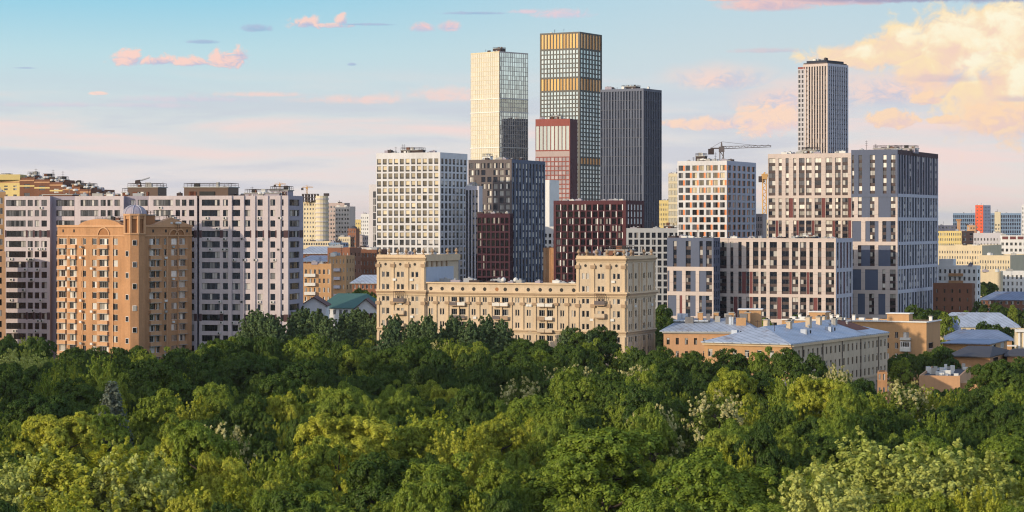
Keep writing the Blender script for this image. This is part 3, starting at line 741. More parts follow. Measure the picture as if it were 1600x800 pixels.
# ------------------------------------------------------------------ long sandstone-coloured building with two raised towers
D = 583
B = Building('long_sandstone_building', 'long sandstone-coloured mid-century apartment block with two raised end towers, cornices and roof urns', 'building', 977, D, zvis=14, sub=True)
th = R(23); c0 = pt(977, D); dLs = (-math.cos(th), math.sin(th))
def sD(px):
    k = (px - 800) / F; t = (k * c0[1] - c0[0]) / (dLs[0] - k * dLs[1]); return c0[1] + dLs[1] * t
zc = lambda y: zat(y, 583)      # heights read at the near corner
ztow = zc(400.5); zmain = zc(446)
rt_ = B.block(977, 583, 23, 901.5, 1021, ztow, 'sandstone', roof='grey_roof')
dep = rt_.wr
lt_ = B.block(664, sD(664), 23, 590, None, ztow, 'sandstone', depth=dep, roof='grey_roof')
mn_ = B.block(901.5, sD(901.5), 23, 664, None, zmain, 'sandstone', depth=dep - 4, off=-.6, roof='grey_roof', parapet=.5)
FOOT += [foot(rt_), foot(lt_), foot(mn_)]
def zr(*ys): return [(zc(b), zc(a)) for a, b in ys]
upper = zr((427.5, 436.5), (447.5, 456.5))
lower = zr((467.5, 475.5), (486.5, 496.5), (507, 516), (527, 536), (546, 555.5), (566, 575), (586, 595), (606, 615), (626, 634))
def pilasters(f, us, z0, z1, t=.3, w_=.55):
    for u in us: f.box(B.w, u - w_ / 2, u + w_ / 2, z0, z1, .25, .25 + t, 'sandstone_trim')
def cornice(f, z, h, d, ends=True):
    for k, (dz, dd) in enumerate(((0, d * .5), (h * .35, d * .8), (h * .7, d))):
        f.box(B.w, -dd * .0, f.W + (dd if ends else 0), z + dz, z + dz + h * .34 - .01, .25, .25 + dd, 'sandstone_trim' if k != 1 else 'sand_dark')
def urn(root, x, y, z):
    mb = MB(); mb.lathe((x, y, z), [(a_ * .72, b_ * .72) for a_, b_ in ((.6, 0), (.6, .35), (.28, .5), (.3, .8), (.7, 1.2), (.78, 1.5), (.45, 1.8), (.5, 1.95), (.1, 2.4))], 'sand_dark', 10); part('urn', mb, root)
def tower_face(f, groups_px, right=False, balc=None, n_ur=3):
    cols = cols_px(f, groups_px)
    B.grid(f, cols, upper + lower, t=.25, wall='sandstone', kind='p1' if right else 'p1', gl='glass', fr='frame_white')
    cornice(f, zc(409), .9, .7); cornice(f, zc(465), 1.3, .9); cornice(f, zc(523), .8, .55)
    f.box(B.w, 0, f.W + .25, zc(404.5), ztow + .1, .25, .5, 'sandstone_trim')
    return cols
lcols = tower_face(lt_.L, [(597.5, 601.8), (604.2, 608.8), (620.6, 625), (627.2, 631.6), (643.4, 647.4), (649.8, 654.2)])
rcols = tower_face(rt_.L, [(910, 914), (916.6, 920.8), (934.4, 938.5), (940.4, 944.6), (958.4, 962.2), (964.8, 969)])
rrc = tower_face(rt_.R, [(981.5, 983), (984.4, 985.8), (991, 993.6), (1003.8, 1006.4), (1011.3, 1012.9), (1014.2, 1015.8)])
for f, cc in ((lt_.L, lcols), (rt_.L, rcols)):
    mids = [.35] + [(cc[1][1] + cc[2][0]) / 2, (cc[3][1] + cc[4][0]) / 2, f.W - .3]
    pilasters(f, mids, zc(458), zc(412), .28, .7); pilasters(f, mids, zc(520), zc(470), .28, .7); pilasters(f, mids, 0, zc(527), .28, .7)
    for u in mids:
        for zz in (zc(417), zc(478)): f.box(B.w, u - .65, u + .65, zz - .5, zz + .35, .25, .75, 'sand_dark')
    for i in (0, 2, 4):     # round attic openings
        uc = (cc[i][0] + cc[i + 1][1]) / 2; mb = MB(); N = 12
        c = [(uc + .38 * math.cos(2 * math.pi * k / N), zc(415.5) + .38 * math.sin(2 * math.pi * k / N)) for k in range(N)]
        mb.add([(*f.at(u, .27), z) for u, z in c], [tuple(range(N))], 'rubber_dark'); part('round_window', mb, B.root)
us = [.35, rrc[1][1] + .9, rrc[2][1] + 1.6, rrc[3][0] - 1.2, rrc[3][1] + 1.2, rt_.R.W - .3]
pilasters(rt_.R, us, zc(458), zc(412)); pilasters(rt_.R, us, zc(520), zc(470)); pilasters(rt_.R, us, 0, zc(527))
# central balconies on the towers
for f, cc in ((lt_.L, lcols), (rt_.L, rcols)):
    a, b = cc[2][0] - .5, cc[3][1] + .5
    for k, yy in enumerate((478, 498, 519)):
        mb = MB(); z = zc(yy)
        f.box(mb, a, b, z, z + .25, .25, 1.5, 'sand_dark'); f.box(mb, a, b, z + .25, z + 1.2, 1.35, 1.5, 'sandstone' if k else 'brown_grid')
        f.box(mb, a, a + .12, z + .25, z + 1.2, .25, 1.35, 'sandstone'); f.box(mb, b - .12, b, z + .25, z + 1.2, .25, 1.35, 'sandstone')
        if k == 0:
            for q in range(6): f.box(mb, a + .1 + q * (b - a - .3) / 5, a + .2 + q * (b - a - .3) / 5, z + 1.2, z + 3, 1.38, 1.48, 'frame_brown')
            f.box(mb, a, b, z + 3, z + 3.1, .25, 1.55, 'frame_brown')
        part('balcony', mb, B.root)
# main range
f = mn_.L
pairs = [(670.5, 673), (674.3, 677), (688, 690.6), (692, 694.6), (737.5, 740), (741.2, 743.6), (755, 757.6), (758.6, 761), (805.8, 808.2), (809.6, 812), (823.6, 826), (827.4, 830), (876, 878.4), (879.6, 882), (893.8, 896.2), (897.4, 900)]
lg = [(706, 715.5), (718.5, 728), (773, 782.5), (785.5, 795), (843, 852.5), (855.5, 864.5)]
B.grid(f, cols_px(f, pairs + lg), lower, t=.25, wall='sandstone', zt=zc(461), span=lambda i, j: 'sandstone', kind=lambda i, j: 'p1' if (sorted(pairs + lg)[i] in pairs) else 'p3', gl=lambda i, j: 'glass' if (sorted(pairs + lg)[i] in pairs) else 'glass_dark', fr='frame_white', ends=False)  # loggia panes darkened, recess shade put into their colour
f.box(B.w, 0, f.W, zc(461), zmain - .02, 0, .25, 'sandstone'); f.box(B.w, 0, f.W, zmain - .02, zmain + .35, -.4, .7, 'sandstone_trim')
cornice(f, zc(466), 1.3, .8, False); cornice(f, zc(523), .8, .5, False)
for px in (666, 682, 700.5, 717, 732, 749, 768, 784, 799.5, 817.5, 837, 854, 870, 887.5):
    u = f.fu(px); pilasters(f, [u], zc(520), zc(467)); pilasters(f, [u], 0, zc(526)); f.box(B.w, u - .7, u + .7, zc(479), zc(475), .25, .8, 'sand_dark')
for px in (674, 691.5, 708, 723.5, 741, 758, 777, 790, 808, 826, 844.5, 860.5, 878, 897):
    u = f.fu(px); mb = MB(); N = 12
    c = [(u + .5 * math.cos(2 * math.pi * k / N), zc(454.5) + .5 * math.sin(2 * math.pi * k / N)) for k in range(N)]
    mb.add([(*f.at(a, .27), z) for a, z in c], [tuple(range(N))], r.choice(['rubber_dark', 'rubber_dark', 'ochre_dark'])); part('round_window', mb, B.root)
for (a, b) in lg:
    a, b = f.fu(a), f.fu(b)
    for k, (r0, r1) in enumerate(sorted(lower)[-3:]):
        mb = MB(); z = r0 - 1.05
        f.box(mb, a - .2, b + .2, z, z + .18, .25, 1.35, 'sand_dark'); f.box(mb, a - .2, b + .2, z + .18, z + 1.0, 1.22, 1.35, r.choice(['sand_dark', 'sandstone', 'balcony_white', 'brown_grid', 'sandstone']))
        part('balcony', mb, B.root)
for (o, fr_) in ((lt_, (.04, .22, .40, .58, .76, .96)), (rt_, (.03, .22, .38, .60, .80, .97))):
    for a in fr_:
        x, y = o.L.at(o.L.W * (1 - a), -.3); urn(B.root, x, y, ztow)
    for a in (.25, .7, .97):
        x, y = o.R.at(o.R.W * a, -.3); urn(B.root, x, y, ztow)
# white dishes and vents behind the parapets, exposed render patch on the tower flank
mb = MB(); lt_.R.box(mb, .6, lt_.R.W * .84, zmain + .3, zc(420), 0, .12, 'patch_blue'); part('render_patch', mb, B.root)
lt_.R.box(B.w, 0, lt_.R.W, ztow - 1.6, ztow + .1, 0, .5, 'sandstone_trim')
for q in range(5): lt_.R.box(B.w, .8 + q * 3.1, 1.5 + q * 3.1, ztow - 3.0, ztow - 1.6, 0, .35, 'sand_dark')
roof_kit(B, mn_, 12, 41, 1.9, None, 1); roof_kit(B, rt_, 5, 42, 2.6, [(.35, .4, 6, 5, 2.2, 'brick_brown')], 1); roof_kit(B, lt_, 4, 43, 1.6, None, 1)
for a in (.42, .50):
    x, y = on_roof(mn_, a, .12); mb = MB(); mb.tube((x, y, mn_.z1), (x, y, mn_.z1 + 1.3), .12, .12, 'grey_frame'); mb.lathe((x, y, mn_.z1 + .9), [(.2, 0), (.6, .3), (.65, .7), (.45, 1.1), (.1, 1.3)], 'ac_white', 12); part('radome', mb, B.root)
for k in range(26):
    f, o = r.choice([(lt_.L, 0), (rt_.L, 0), (mn_.L, 0), (mn_.L, 0), (rt_.R, 0)]); j = r.choice(sorted(lower)[-3:] + (upper if f is not mn_.L else [])); mb = MB(); u = r.uniform(1, f.W - 2); z = j[0] - .95
    f.box(mb, u, u + .9, z, z + .6, .26, .62, 'ac_white'); part('air_conditioner', mb, B.root)
B.done(); SAND = B

# ------------------------------------------------------------------ new quarter: gridded blocks
D = 990
B = Building('white_grid_tower', 'white gridded apartment tower, sunset gold painted into its upper windows, behind the sandstone block', 'building', 687, D, zvis=zat(440, D))
o = B.block(687, D, TH, 588.6, 728.5, zat(238, D), 'pale_panel')
rws = []
z = zat(247.5, D)
for i in range(25):
    rws.append((z - 2.4, z)); z -= 3.12 + (.22 if i % 3 == 2 else 0)
    if z < 3: break
nr = len(rws)
B.grid(o.L, even(o.L.W, 11, .70), rws, t=.45, wall='white_panel', kind='basket', gl=lambda i, j: 'glass_sunset' if j > nr - 12 else 'glass')  # upper rows carry the painted sunset reflection
B.grid(o.R, even(o.R.W, 7, .64), rws, t=.4, wall='white_panel', kind='basket', gl='glass')
roof_kit(B, o, 9, 51, 2.4, [(.55, .3, 9, 6, 2.0, 'crane_dark')], 4)
B.done(); FOOT.append(foot(o))
B = Building('pale_pink_slab', 'narrow pale pink slab with a black window strip peeping out beside the white gridded tower', 'building', 600, 1060, zvis=zat(390, 1060))
o = B.block(600, 1060, TH, 577, None, zat(288, 1060), 'pink_far', depth=20)
B.grid(o.L, cols_px(o.L, [(583.4, 588), (591, 596)]), rows_from(zat(299, 1060), 3.3, 2.9, 24), t=.3, wall='pale_panel', kind='p2', gl='glass_dark')
B.done(60)
B = Building('grey_pier_annex', 'lower pale-piered annex wedged between the white gridded tower and the brown gridded tower', 'building', 748, 1000, zvis=zat(440, 1000))
o = B.block(748, 1000, TH, 727.5, None, zat(290.5, 1000), 'pale_panel', depth=4)
B.grid(o.L, even(o.L.W, 4, .62), rows_from(zat(297, 1000), 3.15, 2.5, 25), t=.35, wall='lilac_fin', span='navy_grid', kind='p1', gl='glass_dark')
roof_kit(B, o, 3, 53)
B.done(80)
D = 1050
B = Building('brown_grid_tower', 'brown-grey gridded apartment tower with many lit window squares behind the maroon block', 'building', 798.5, D, zvis=zat(440, D))
o = B.block(798.5, D, TH, 732.5, 850, zat(249, D), 'navy_grid')
rws = rows_from(zat(254.5, D), 3.15, 2.4, 25); nr = len(rws); rr = random.Random(5)
blank = {(i, j) for i in range(7) for j in range(nr) if rr.random() < .08}
B.grid(o.L, even(o.L.W, 7, .68), rws, t=.45, wall='brown_grid', kind='p2', gl=lambda i, j: 'glass_bright' if j > nr - 10 else 'glass', skip=lambda i, j: (i, j) in blank)  # upper rows' cream light painted into bright panes
B.grid(o.R, even(o.R.W, 10, .52), rws, t=.45, wall='navy_panel', span='navy_grid', kind='p1', gl='glass_bright')
roof_kit(B, o, 7, 55, 2.0, [(.8, .3, 4, 3, 2.6, 'ac_white')], 2)
B.done()
D = 960
B = Building('dark_maroon_tower', 'narrow dark maroon gridded block standing in front of the brown-grey gridded tower', 'building', 796, D, zvis=zat(440, D))
o = B.block(796, D, TH, 746.5, 800, zat(333.5, D), 'maroon')
B.grid(o.L, even(o.L.W, 7, .72), rows_from(zat(340, D), 3.15, 2.5, 22), t=.4, wall='maroon', kind='p2', gl='glass_dark', fr='maroon')
B.grid(o.R, even(o.R.W, 3, .55), rows_from(zat(340, D), 3.15, 2.3, 22), t=.4, wall='maroon', kind='p1', gl='glass_dark', fr='maroon')
roof_kit(B, o, 5, 57, 1.5)
B.done()
D = 1000
B = Building('maroon_grid_building', 'wide maroon gridded block with thin white slivers between its dark windows', 'building', 977, D, zvis=zat(415, D))
o = B.block(977, D, TH, 865.5, 1004.5, zat(313, D), 'maroon')
rws = rows_from(zat(319.5, D), 3.05, 2.4, 25); nr = len(rws); cc = even(o.L.W, 11, .72, .8, .8)
B.grid(o.L, cc, rws, t=.45, wall='maroon_light', span='maroon', kind='p2', gl='glass_dark', fr='maroon')
for j in range(nr - 10, nr):
    for i in range(11):
        if (i + j) % 2 == 0:
            mb = B.w; u = cc[i][1] - .1 if (i + j) % 4 else cc[i][1] - .1
            if i % 2 == (j % 2): o.L.box(B.w, u, u + .38, sorted(rws)[j][0] - .1, sorted(rws)[j][1] + .1, .46, .52, 'white_wall')
rc = even(o.R.W, 5, .5, 1.2, 1)
B.grid(o.R, rc, rws, t=.45, wall='maroon_light', span='maroon', kind='p1', gl='glass_dark', fr='maroon')
for j in range(nr - 3, nr):
    for (a, b) in rc: o.R.box(B.w, a - .35, a + .9, sorted(rws)[j][0], sorted(rws)[j][1], .46, .52, 'white_wall')
roof_kit(B, o, 8, 59, 1.6, None, 3)
B.done()
D = 950
B = Building('grey_grid_building', 'dark block behind a regular pale grey grid, between the sandstone block and the blue-grey block', 'building', 1064, D, zvis=zat(500, D))
o = B.block(1064, D, 14, 979, None, zat(356.5, D), 'navy_grid', depth=20)
B.grid(o.L, even(o.L.W, 9, .66, .5, .3), rows_from(zat(363.5, D), 2.87, 2.2, 20), t=.45, wall='grey_frame', kind='p2', gl='glass_dark')
roof_kit(B, o, 6, 61, 1.6, [(.25, .2, 4, 3, 1.6, 'crane_dark')], 2)
B.done()
B = Building('brick_corner_house', 'slim orange brick house end with arched windows squeezed beside the maroon gridded block', 'building', 868, 1020, zvis=zat(433, 1020))
o = B.block(868, 1020, 14, 849, None, zat(387, 1020), 'brick_red', depth=15)
B.grid(o.L, even(o.L.W, 3, .35), rows_from(zat(395, 1020), 3.6, 1.5, 15), t=.2, wall='ochre', kind='p2', gl='glass', fr='frame_white')
for u in (.8, o.L.W * .5, o.L.W - .8): o.L.box(B.w, u - .3, u + .3, 10, zat(389, 1020), .2, .35, 'ochre_light')
B.done(40)
B = Building('white_cube_house', 'white apartment block end with black windows just above the slim orange brick house', 'building', 870, 1120, zvis=zat(387, 1120))
o = B.block(870, 1120, 14, 849, None, zat(354, 1120), 'white_wall', depth=15)
B.grid(o.L, even(o.L.W, 3, .55), rows_from(zat(365, 1120), 3.1, 1.9, 20), t=.3, wall='white_wall', kind='p2', gl='glass_dark')
B.done(60)
B = Building('white_strip_tower', 'thin white tower edge between the brown-grey gridded tower and the red-topped tower', 'building', 858, 1350, zvis=zat(350, 1350))
o = B.block(858, 1350, 20, 846, None, zat(281, 1350), 'white_wall', depth=18, roof='concrete')
B.grid(o.L, cols_px(o.L, [(847, 850.5)]), rows_from(zat(286, 1350), 3.1, 1.9, 28), t=.3, wall='white_wall', kind='p2', gl='glass')
B.done(40)

# ------------------------------------------------------------------ tall towers
D = 1900
B = Building('cream_glass_tower', 'tall pale glass tower with mirrored side, sunlit cream painted into its front', 'building', 780, D, zvis=zat(248, D))
o = B.block(780, D, 45, 735.7, 824.5, zat(80, D), 'grey_frame')
pz = 3.75
rws = rows_from(zat(82, D), pz, pz - .32, 50)
B.grid(o.L, even(o.L.W, 13, .86), rws, t=.25, wall='cream_tower', kind='flat', gl='glass_cream', fr='frame_white')  # front's cream sunlight put into wall and pane colours
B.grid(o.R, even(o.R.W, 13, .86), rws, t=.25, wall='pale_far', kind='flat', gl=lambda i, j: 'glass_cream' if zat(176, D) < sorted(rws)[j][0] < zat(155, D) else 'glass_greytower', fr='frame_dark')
for yy in (154.5, 175.5, 231):
    for f in (o.L, o.R): f.box(B.w, 0, f.W + .3, zat(yy, D), zat(yy, D) + .7, .25, .6, 'frame_white')
roof_kit(B, o, 8, 71, 3.2, [(.2, .2, 9, 6, 3.5, 'crane_dark')], 1)
B.done(wname='window')
D = 1850
B = Building('black_gold_tower', 'tallest tower, black grid over glass with sky reflection painted in, with bands of golden panels', 'building', 905.5, D, zvis=zat(312, D))
o = B.block(905.5, D, 30, 844, 939.5, zat(49.5, D), 'steel_black')
gold = {}
rl = []          # (z0,z1,gold?)
def seg(y0, y1, n, gd):
    h = (zat(y0, D) - zat(y1, D)) / n
    for k in range(n): rl.append((zat(y0, D) - (k + 1) * h + .9, zat(y0, D) - k * h, gd))
seg(52, 76.5, 1, True); seg(77.5, 121, 6, False); seg(122, 142, 1, True); seg(143, 246, 16, False); seg(246.5, 258, 1, 'low'); seg(259, 430, 26, False)
rl.sort(); rws = [(a, b) for a, b, _ in rl]
for f, n in ((o.L, 12), (o.R, 7)):
    def gl(i, j, f=f):
        q = rl[j][2]
        if q is True or (q == 'low' and f is o.R): return ('gold_panel' if f is o.L else 'gold_orange')
        return 'glass_tower'
    B.grid(f, even(f.W, n, .72, .8, .8), rws, t=.45, wall='steel_black', kind='flat', gl=gl, fr='steel_black')
roof_kit(B, o, 5, 73, 2.5, None, 3)
B.done()
B = Building('mirrored_block', 'unseen dark blue block added behind the tallest tower, for the pale glass tower to mirror', 'building', 900, 1902)  # unseen block added so the pale tower mirrors something dark
o = B.block(900, 1902, 3, 873, None, 139, 'blue_fin', depth=24)
B.grid(o.left, even(o.left.W, 7, .7), rows_from(136, 3.6, 2.9, 36), t=.3, wall='blue_fin', kind='flat', gl='glass_navy', fr='blue_fin')
roof_kit(B, o, 5, 74, 2.5, None, 1)
B.done(20)
D = 1500
B = Building('red_topped_tower', 'red-framed glass tower with a brick-red top band in front of the black and gold tower', 'building', 890, D, zvis=zat(345, D))
o = B.block(890, D, 20, 837, 901.5, zat(185.5, D), 'red_tower')
f = o.L; rl2 = [(zat(234, D), zat(196.5, D))] + [(zat(246 + 7.1 * k + 5.4, D), zat(246 + 7.1 * k, D)) for k in range(30) if zat(246 + 7.1 * k + 5.4, D) > 3]
rl2.sort(); n2 = len(rl2)
B.grid(f, even(f.W, 9, .84), rl2, t=.4, wall='red_tower', kind='flat', gl=lambda i, j: 'glass_pale' if j == n2 - 1 else 'glass_red', fr='frame_white')
f.box(B.w, 0, f.W, zat(244.5, D), zat(236, D), .0, .42, 'pink_far')
B.grid(o.R, even(o.R.W, 3, .12), rl2[:-1], t=.4, wall='maroon_light', kind='flat', gl='glass_dark', fr='maroon')
roof_kit(B, o, 7, 75, 3.0, [(.45, .3, 7, 5, 2.5, 'crane_dark')], 1)
B.done()
D = 1750
B = Building('dark_blue_tower', 'broad dark blue tower with close vertical fins and no bright panels', 'building', 1004.7, D, zvis=zat(355, D))
o = B.block(1004.7, D, 30, 939, 1031.5, zat(138, D), 'blue_fin')
rws = rows_from(zat(142, D), 7.1, 6.7, 30)
B.grid(o.L, even(o.L.W, 15, .66), rws, t=.9, wall='blue_fin_light', span='blue_fin', kind='p2', gl='glass_navy', fr='blue_fin')
B.grid(o.R, even(o.R.W, 10, .60), rws, t=.9, wall='blue_fin_light', span='blue_fin', kind='p2', gl='glass_fin_grey', fr='blue_fin')
roof_kit(B, o, 12, 77, 3.4, [(.45, .4, 12, 8, 3, 'crane_dark')], 1)
B.done()
D = 1800
B = Building('white_finned_tower', 'tall faceted tower with white vertical fins standing behind the beige and navy blocks', 'building', 1292.5, D, zvis=zat(237, D))
o = B.block(1292.5, D, 40, 1255.5, 1323, zat(97, D), 'brown_spandrel')
rws = rows_from(zat(103, D), 3.78, 3.1, 45)
B.grid(o.L, even(o.L.W, 9, .54), rws, t=.9, wall='beige_panel', span='brown_spandrel', kind='p2', gl='glass_dark', fr='frame_dark', zt=zat(99, D))
B.grid(o.R, even(o.R.W, 9, .56), rws, t=.9, wall='lilac_fin', span='navy_grid', kind='p2', gl='glass_navy', fr='frame_dark', zt=zat(99, D))
nb = B.block(1262, D + 12, 20, 1246.8, None, zat(103, D), 'red_tower', depth=18)
B.grid(nb.L, even(nb.L.W, 3, .6), rows_from(zat(108, D), 3.78, 2.4, 45), t=.5, wall='pale_panel', kind='p2', gl='glass_dark', zt=zat(106, D), zb=0)
mb = MB(); P = foot(o); cx = sum(p[0] for p in P) / 4; cy = sum(p[1] for p in P) / 4
mb.prism([(cx + (p[0] - cx) * .86, cy + (p[1] - cy) * .86) for p in P], o.z1, zat(93.5, D), 'navy_grid'); part('crown_storey', mb, B.root)
o.z1 = zat(93.5, D); roof_kit(B, o, 9, 79, 2.2, None, 0)
B.done()

# ------------------------------------------------------------------ orange and white rounded block, its crane
D = 940
B = Building('orange_white_building', 'white gridded block with orange window reveals and a tower crane on its roof line', 'building', 1134.8, D, zvis=zat(370, D))
o = B.block(1134.8, D, TH, 1059, 1179.5, zat(251, D), 'pale_panel')
rws = rows_from(zat(258, D), 3.03, 2.15, 26); nr = len(rws)
cl, cr = even(o.L.W, 7, .66), even(o.R.W, 6, .55)
B.grid(o.L, cl, rws, t=.4, wall='white_panel', kind='p2', gl=lambda i, j: 'glass_sunset' if (j > nr - 5 and i > 1) else 'glass_dark')  # upper panes use the painted-in sunset gold
B.grid(o.R, cr, rws, t=.4, wall='lilac_fin', kind='p2', gl='glass')
R_ = sorted(rws)
for j in range(nr):
    for i in range(7):
        if (i + j) % 2: o.L.box(B.w, cl[i][1] - .02, cl[i][1] + .75, R_[j][0], R_[j][1], .41, .46, 'orange_panel')
    for i in range(6): o.R.box(B.w, cr[i][0] - .5, cr[i][0] + .25, R_[j][0] + .1, R_[j][1] - .1, .41, .46, 'orange_panel')
roof_kit(B, o, 10, 81, 2.0, [(.7, .3, 4, 3, 3, 'crane_dark')], 4)
B.done()
def crane(name, label, px, D, ybase, ytop, pjl, pjr, yj, matn, slope=0.0, s=1.0):
    x, y = pt(px, D); z0, zj, z1 = zat(ybase, D), zat(yj, D), zat(ytop, D); xl, _ = pt(pjl, D); xr, _ = pt(pjr, D)
    rt = thing(name, label, 'crane', (x, y, z0))
    mb = MB(); hw = .8 * s
    for i in (-1, 1):
        for j in (-1, 1): mb.tube((x + i * hw, y + j * hw, z0), (x + i * hw, y + j * hw, zj), .17 * s, .17 * s, matn, 4)
    n = max(3, int((zj - z0) / 2))
    for k in range(n):
        a, b = z0 + (zj - z0) * k / n, z0 + (zj - z0) * (k + 1) / n; sg = 1 if k % 2 else -1
        for j in (-1, 1): mb.tube((x - sg * hw, y + j * hw, a), (x + sg * hw, y + j * hw, b), .1 * s, .1 * s, matn, 4)
    part('mast', mb, rt)
    mb = MB(); mb.box(x - 1.2 * s, x + 1.2 * s, y - 1.2 * s, y + 1.2 * s, zj - .4, zj + 2.0 * s, matn); mb.tube((x, y, zj + 2 * s), (x, y, z1), .5 * s, .2 * s, matn, 5); part('cab', mb, rt)
    mb = MB(); zr_ = zj + slope
    for dy, dz in ((-.6, 0), (.6, 0), (0, 1.1)): mb.tube((x, y + dy * s, zj + 1 + dz * s), (xr, y + dy * s * .6, zr_ + 1 + dz * s * .6), .14 * s, .12 * s, matn, 4)
    n = 16
    for k in range(n):
        t0, t1 = k / n, (k + 1) / n; sg = k % 2
        mb.tube((x + (xr - x) * t0, y, zj + 1 + slope * t0 + (1.1 * s if sg else 0)), (x + (xr - x) * t1, y, zj + 1 + slope * t1 + (0 if sg else 1.1 * s)), .09 * s, .09 * s, matn, 4)
    part('jib', mb, rt)
    mb = MB(); mb.tube((x, y, zj + 1.2), (xl, y, zj + 1.2), .3 * s, .3 * s, matn, 4); mb.box(xl - 1.0 * s, xl + 1.6 * s, y - .8 * s, y + .8 * s, zj - 1.6 * s, zj + 1.0 * s, 'crane_dark'); part('counterweight_arm', mb, rt)
    mb = MB(); mb.tube((x, y, z1), (x + (xr - x) * .7, y, zj + 2 * s + slope * .7), .07 * s, .07 * s, matn, 4); mb.tube((x, y, z1), (xl, y, zj + 1.2), .07 * s, .07 * s, matn, 4); part('tie_cable', mb, rt)
crane('tower_crane', 'dark tower crane with a long jib rising over the orange and white block', 1127.5, 1010, 262, 221.5, 1110, 1205, 236, 'brown_grid', .8, .95)
crane('yellow_tower_crane', 'pale yellow tower crane seen between the orange and white block and the beige block', 1194.5, 1500, 360, 269, 1189, 1202, 279, 'crane_yellow', 0, 1.5)
crane('distant_tower_crane', 'small reddish tower crane above the end of the lilac house roof', 437, 1900, 330, 285, 429, 447, 290, 'crane_yellow', 0, .7)
crane('thin_tower_crane', 'thin pale crane over the unfinished cream tower top', 479.5, 1850, 320, 289, 472, 489, 295, 'crane_yellow', 0, .7)

# unseen slab added west of the park to cast shade over the rear wood
B = Building('shade_slab', 'unseen pale slab block added west of the park to shade its rear', 'building', 0, 345)
for (x0, y0, x1, y1) in ((-232, 420, -196, 372), (-190, 364, -154, 316)):
    L_ = math.hypot(x1 - x0, y1 - y0); u = ((x1 - x0) / L_, (y1 - y0) / L_); n = (-u[1], u[0]); n = (-n[0], -n[1]) if n[0] < 0 else n
    B.w.prism([(x0, y0), (x1, y1), (x1 + n[0] * 13, y1 + n[1] * 13), (x0 + n[0] * 13, y0 + n[1] * 13)], 0, 66, 'pale_panel', 'grey_roof')
    f = Face((x0, y0), u, (-n[0], -n[1]), L_, 345); f.z0, f.z1 = 0, 66
    B.grid(f, even(L_, 10, .5), rows_from(64, 3, 1.7, 20), wall='pale_panel', gl='glass')
    FOOT.append([(x0, y0), (x1, y1), (x1 + n[0] * 13, y1 + n[1] * 13), (x0 + n[0] * 13, y0 + n[1] * 13)])
B.done(20)

# ------------------------------------------------------------------ beige and navy framed quarter
def framed(B, f, D, ox, oy, s, groups, base, extra_pitch, reps, top_y, **kw):
    """groups in units of a scaled view: (ytop, ybottom, storeys, segs); the last one repeats downwards"""
    gs = []; bands = []; yy = [top_y]
    for (a, b, n, segs) in groups: gs.append((a, b, n, segs))
    last = gs[-1]
    for k in range(1, reps + 1):
        src = groups[-1 - (k % 2)] if len(groups) > 1 else last
        gs.append((last[0] + extra_pitch * k, last[1] + extra_pitch * k, last[2], src[3]))
    out = []; prev = top_y
    for (a, b, n, segs) in gs:
        z1, z0 = zat(oy + s * a, D), zat(oy + s * b, D)
        if z0 < .5: break
        sg = [(max(0, f.fu(ox + s * p)), min(f.W, f.fu(ox + s * q)), c) for p, q, c in segs]
        out.append((z0, z1, n, sg)); bands.append((z1, zat(prev, D) if prev != top_y else f.z1, base if not callable(base) else base(z1)))
        prev = oy + s * b
    bands.append((0, zat(prev, D), base if not callable(base) else base(0)))
    B.groups(f, out, base, bands, **kw)

NB = 'beige_panel'
D = 905
B = Building('beige_framed_tower', 'tall beige framed apartment block with dark red inserts, adjoining the navy block', 'building', 1331, D, zvis=zat(373, D))
o = B.block(1331, D, TH, 1200.4, None, zat(239, D), 'brown_spandrel', depth=24)
c1 = [(57, 110), (135, 160), (190, 214), (250, 273), (295, 338), (350, 393), (417, 468), (503, 553), (577, 620), (633, 676)]
W_ = lambda l: [(a, b, 'W') for a, b in l]
def mixs(l, reds): return sorted(W_(l) + [(a, b, 'red_panel') for a, b in reds])
framed(B, o.L, D, 1190, 220, .2, [(130, 425, 5, W_(c1)), (446, 600, 3, mixs(c1, [(216, 248), (470, 500), (678, 702)])), (622, 775, 3, mixs(c1, [(112, 132), (274, 293), (395, 415), (555, 576), (678, 702)]))], NB, 178, 6, 239)
roof_kit(B, o, 12, 91, 1.8, [(.55, .3, 6, 5, 2.2, 'concrete')], 4)
B.done()
D = 868
B = Building('navy_framed_tower', 'navy and pale framed apartment block with a finned shaded side, tallest of its quarter', 'building', 1401, D, zvis=zat(480, D))
o = B.block(1401, D, TH, 1330.5, 1463.5, zat(233.5, D), 'navy_grid')
zb_ = zat(220 + .2 * 418, D)
def navbase(z): return 'navy_panel' if z >= zb_ - 1 else NB
cX = lambda v: (1320 + .1624 * v - 1320) / .2      # converts the lower view's units
def L2(l): return [(cX(a), cX(b), c) for a, b, c in l]
yC = lambda v: (370 + .1625 * v - 220) / .2
G1 = W_([(57, 75), (110, 137), (198, 238), (300, 328), (362, 398)])
G2 = [(52, 56, 'navy_panel'), (57, 75, 'W'), (105, 133, 'W'), (133, 198, 'navy_panel'), (198, 234, 'W'), (264, 360, 'navy_panel'), (360, 398, 'W')]
G3 = [(60, 130, 'navy_panel'), (163, 198, 'navy_panel'), (198, 235, 'W'), (235, 266, 'navy_panel'), (295, 325, 'W'), (325, 360, 'navy_panel'), (360, 398, 'W')]
G4 = L2([(65, 88, 'W'), (128, 160, 'W'), (160, 245, 'navy_panel'), (245, 290, 'W'), (325, 440, 'navy_panel'), (440, 492, 'W')])
G5 = L2([(65, 160, 'navy_panel'), (197, 322, 'navy_panel'), (362, 393, 'W'), (435, 492, 'W')])
G6 = L2([(62, 85, 'W'), (127, 197, 'navy_panel'), (235, 285, 'W'), (325, 393, 'navy_panel'), (435, 492, 'W')])
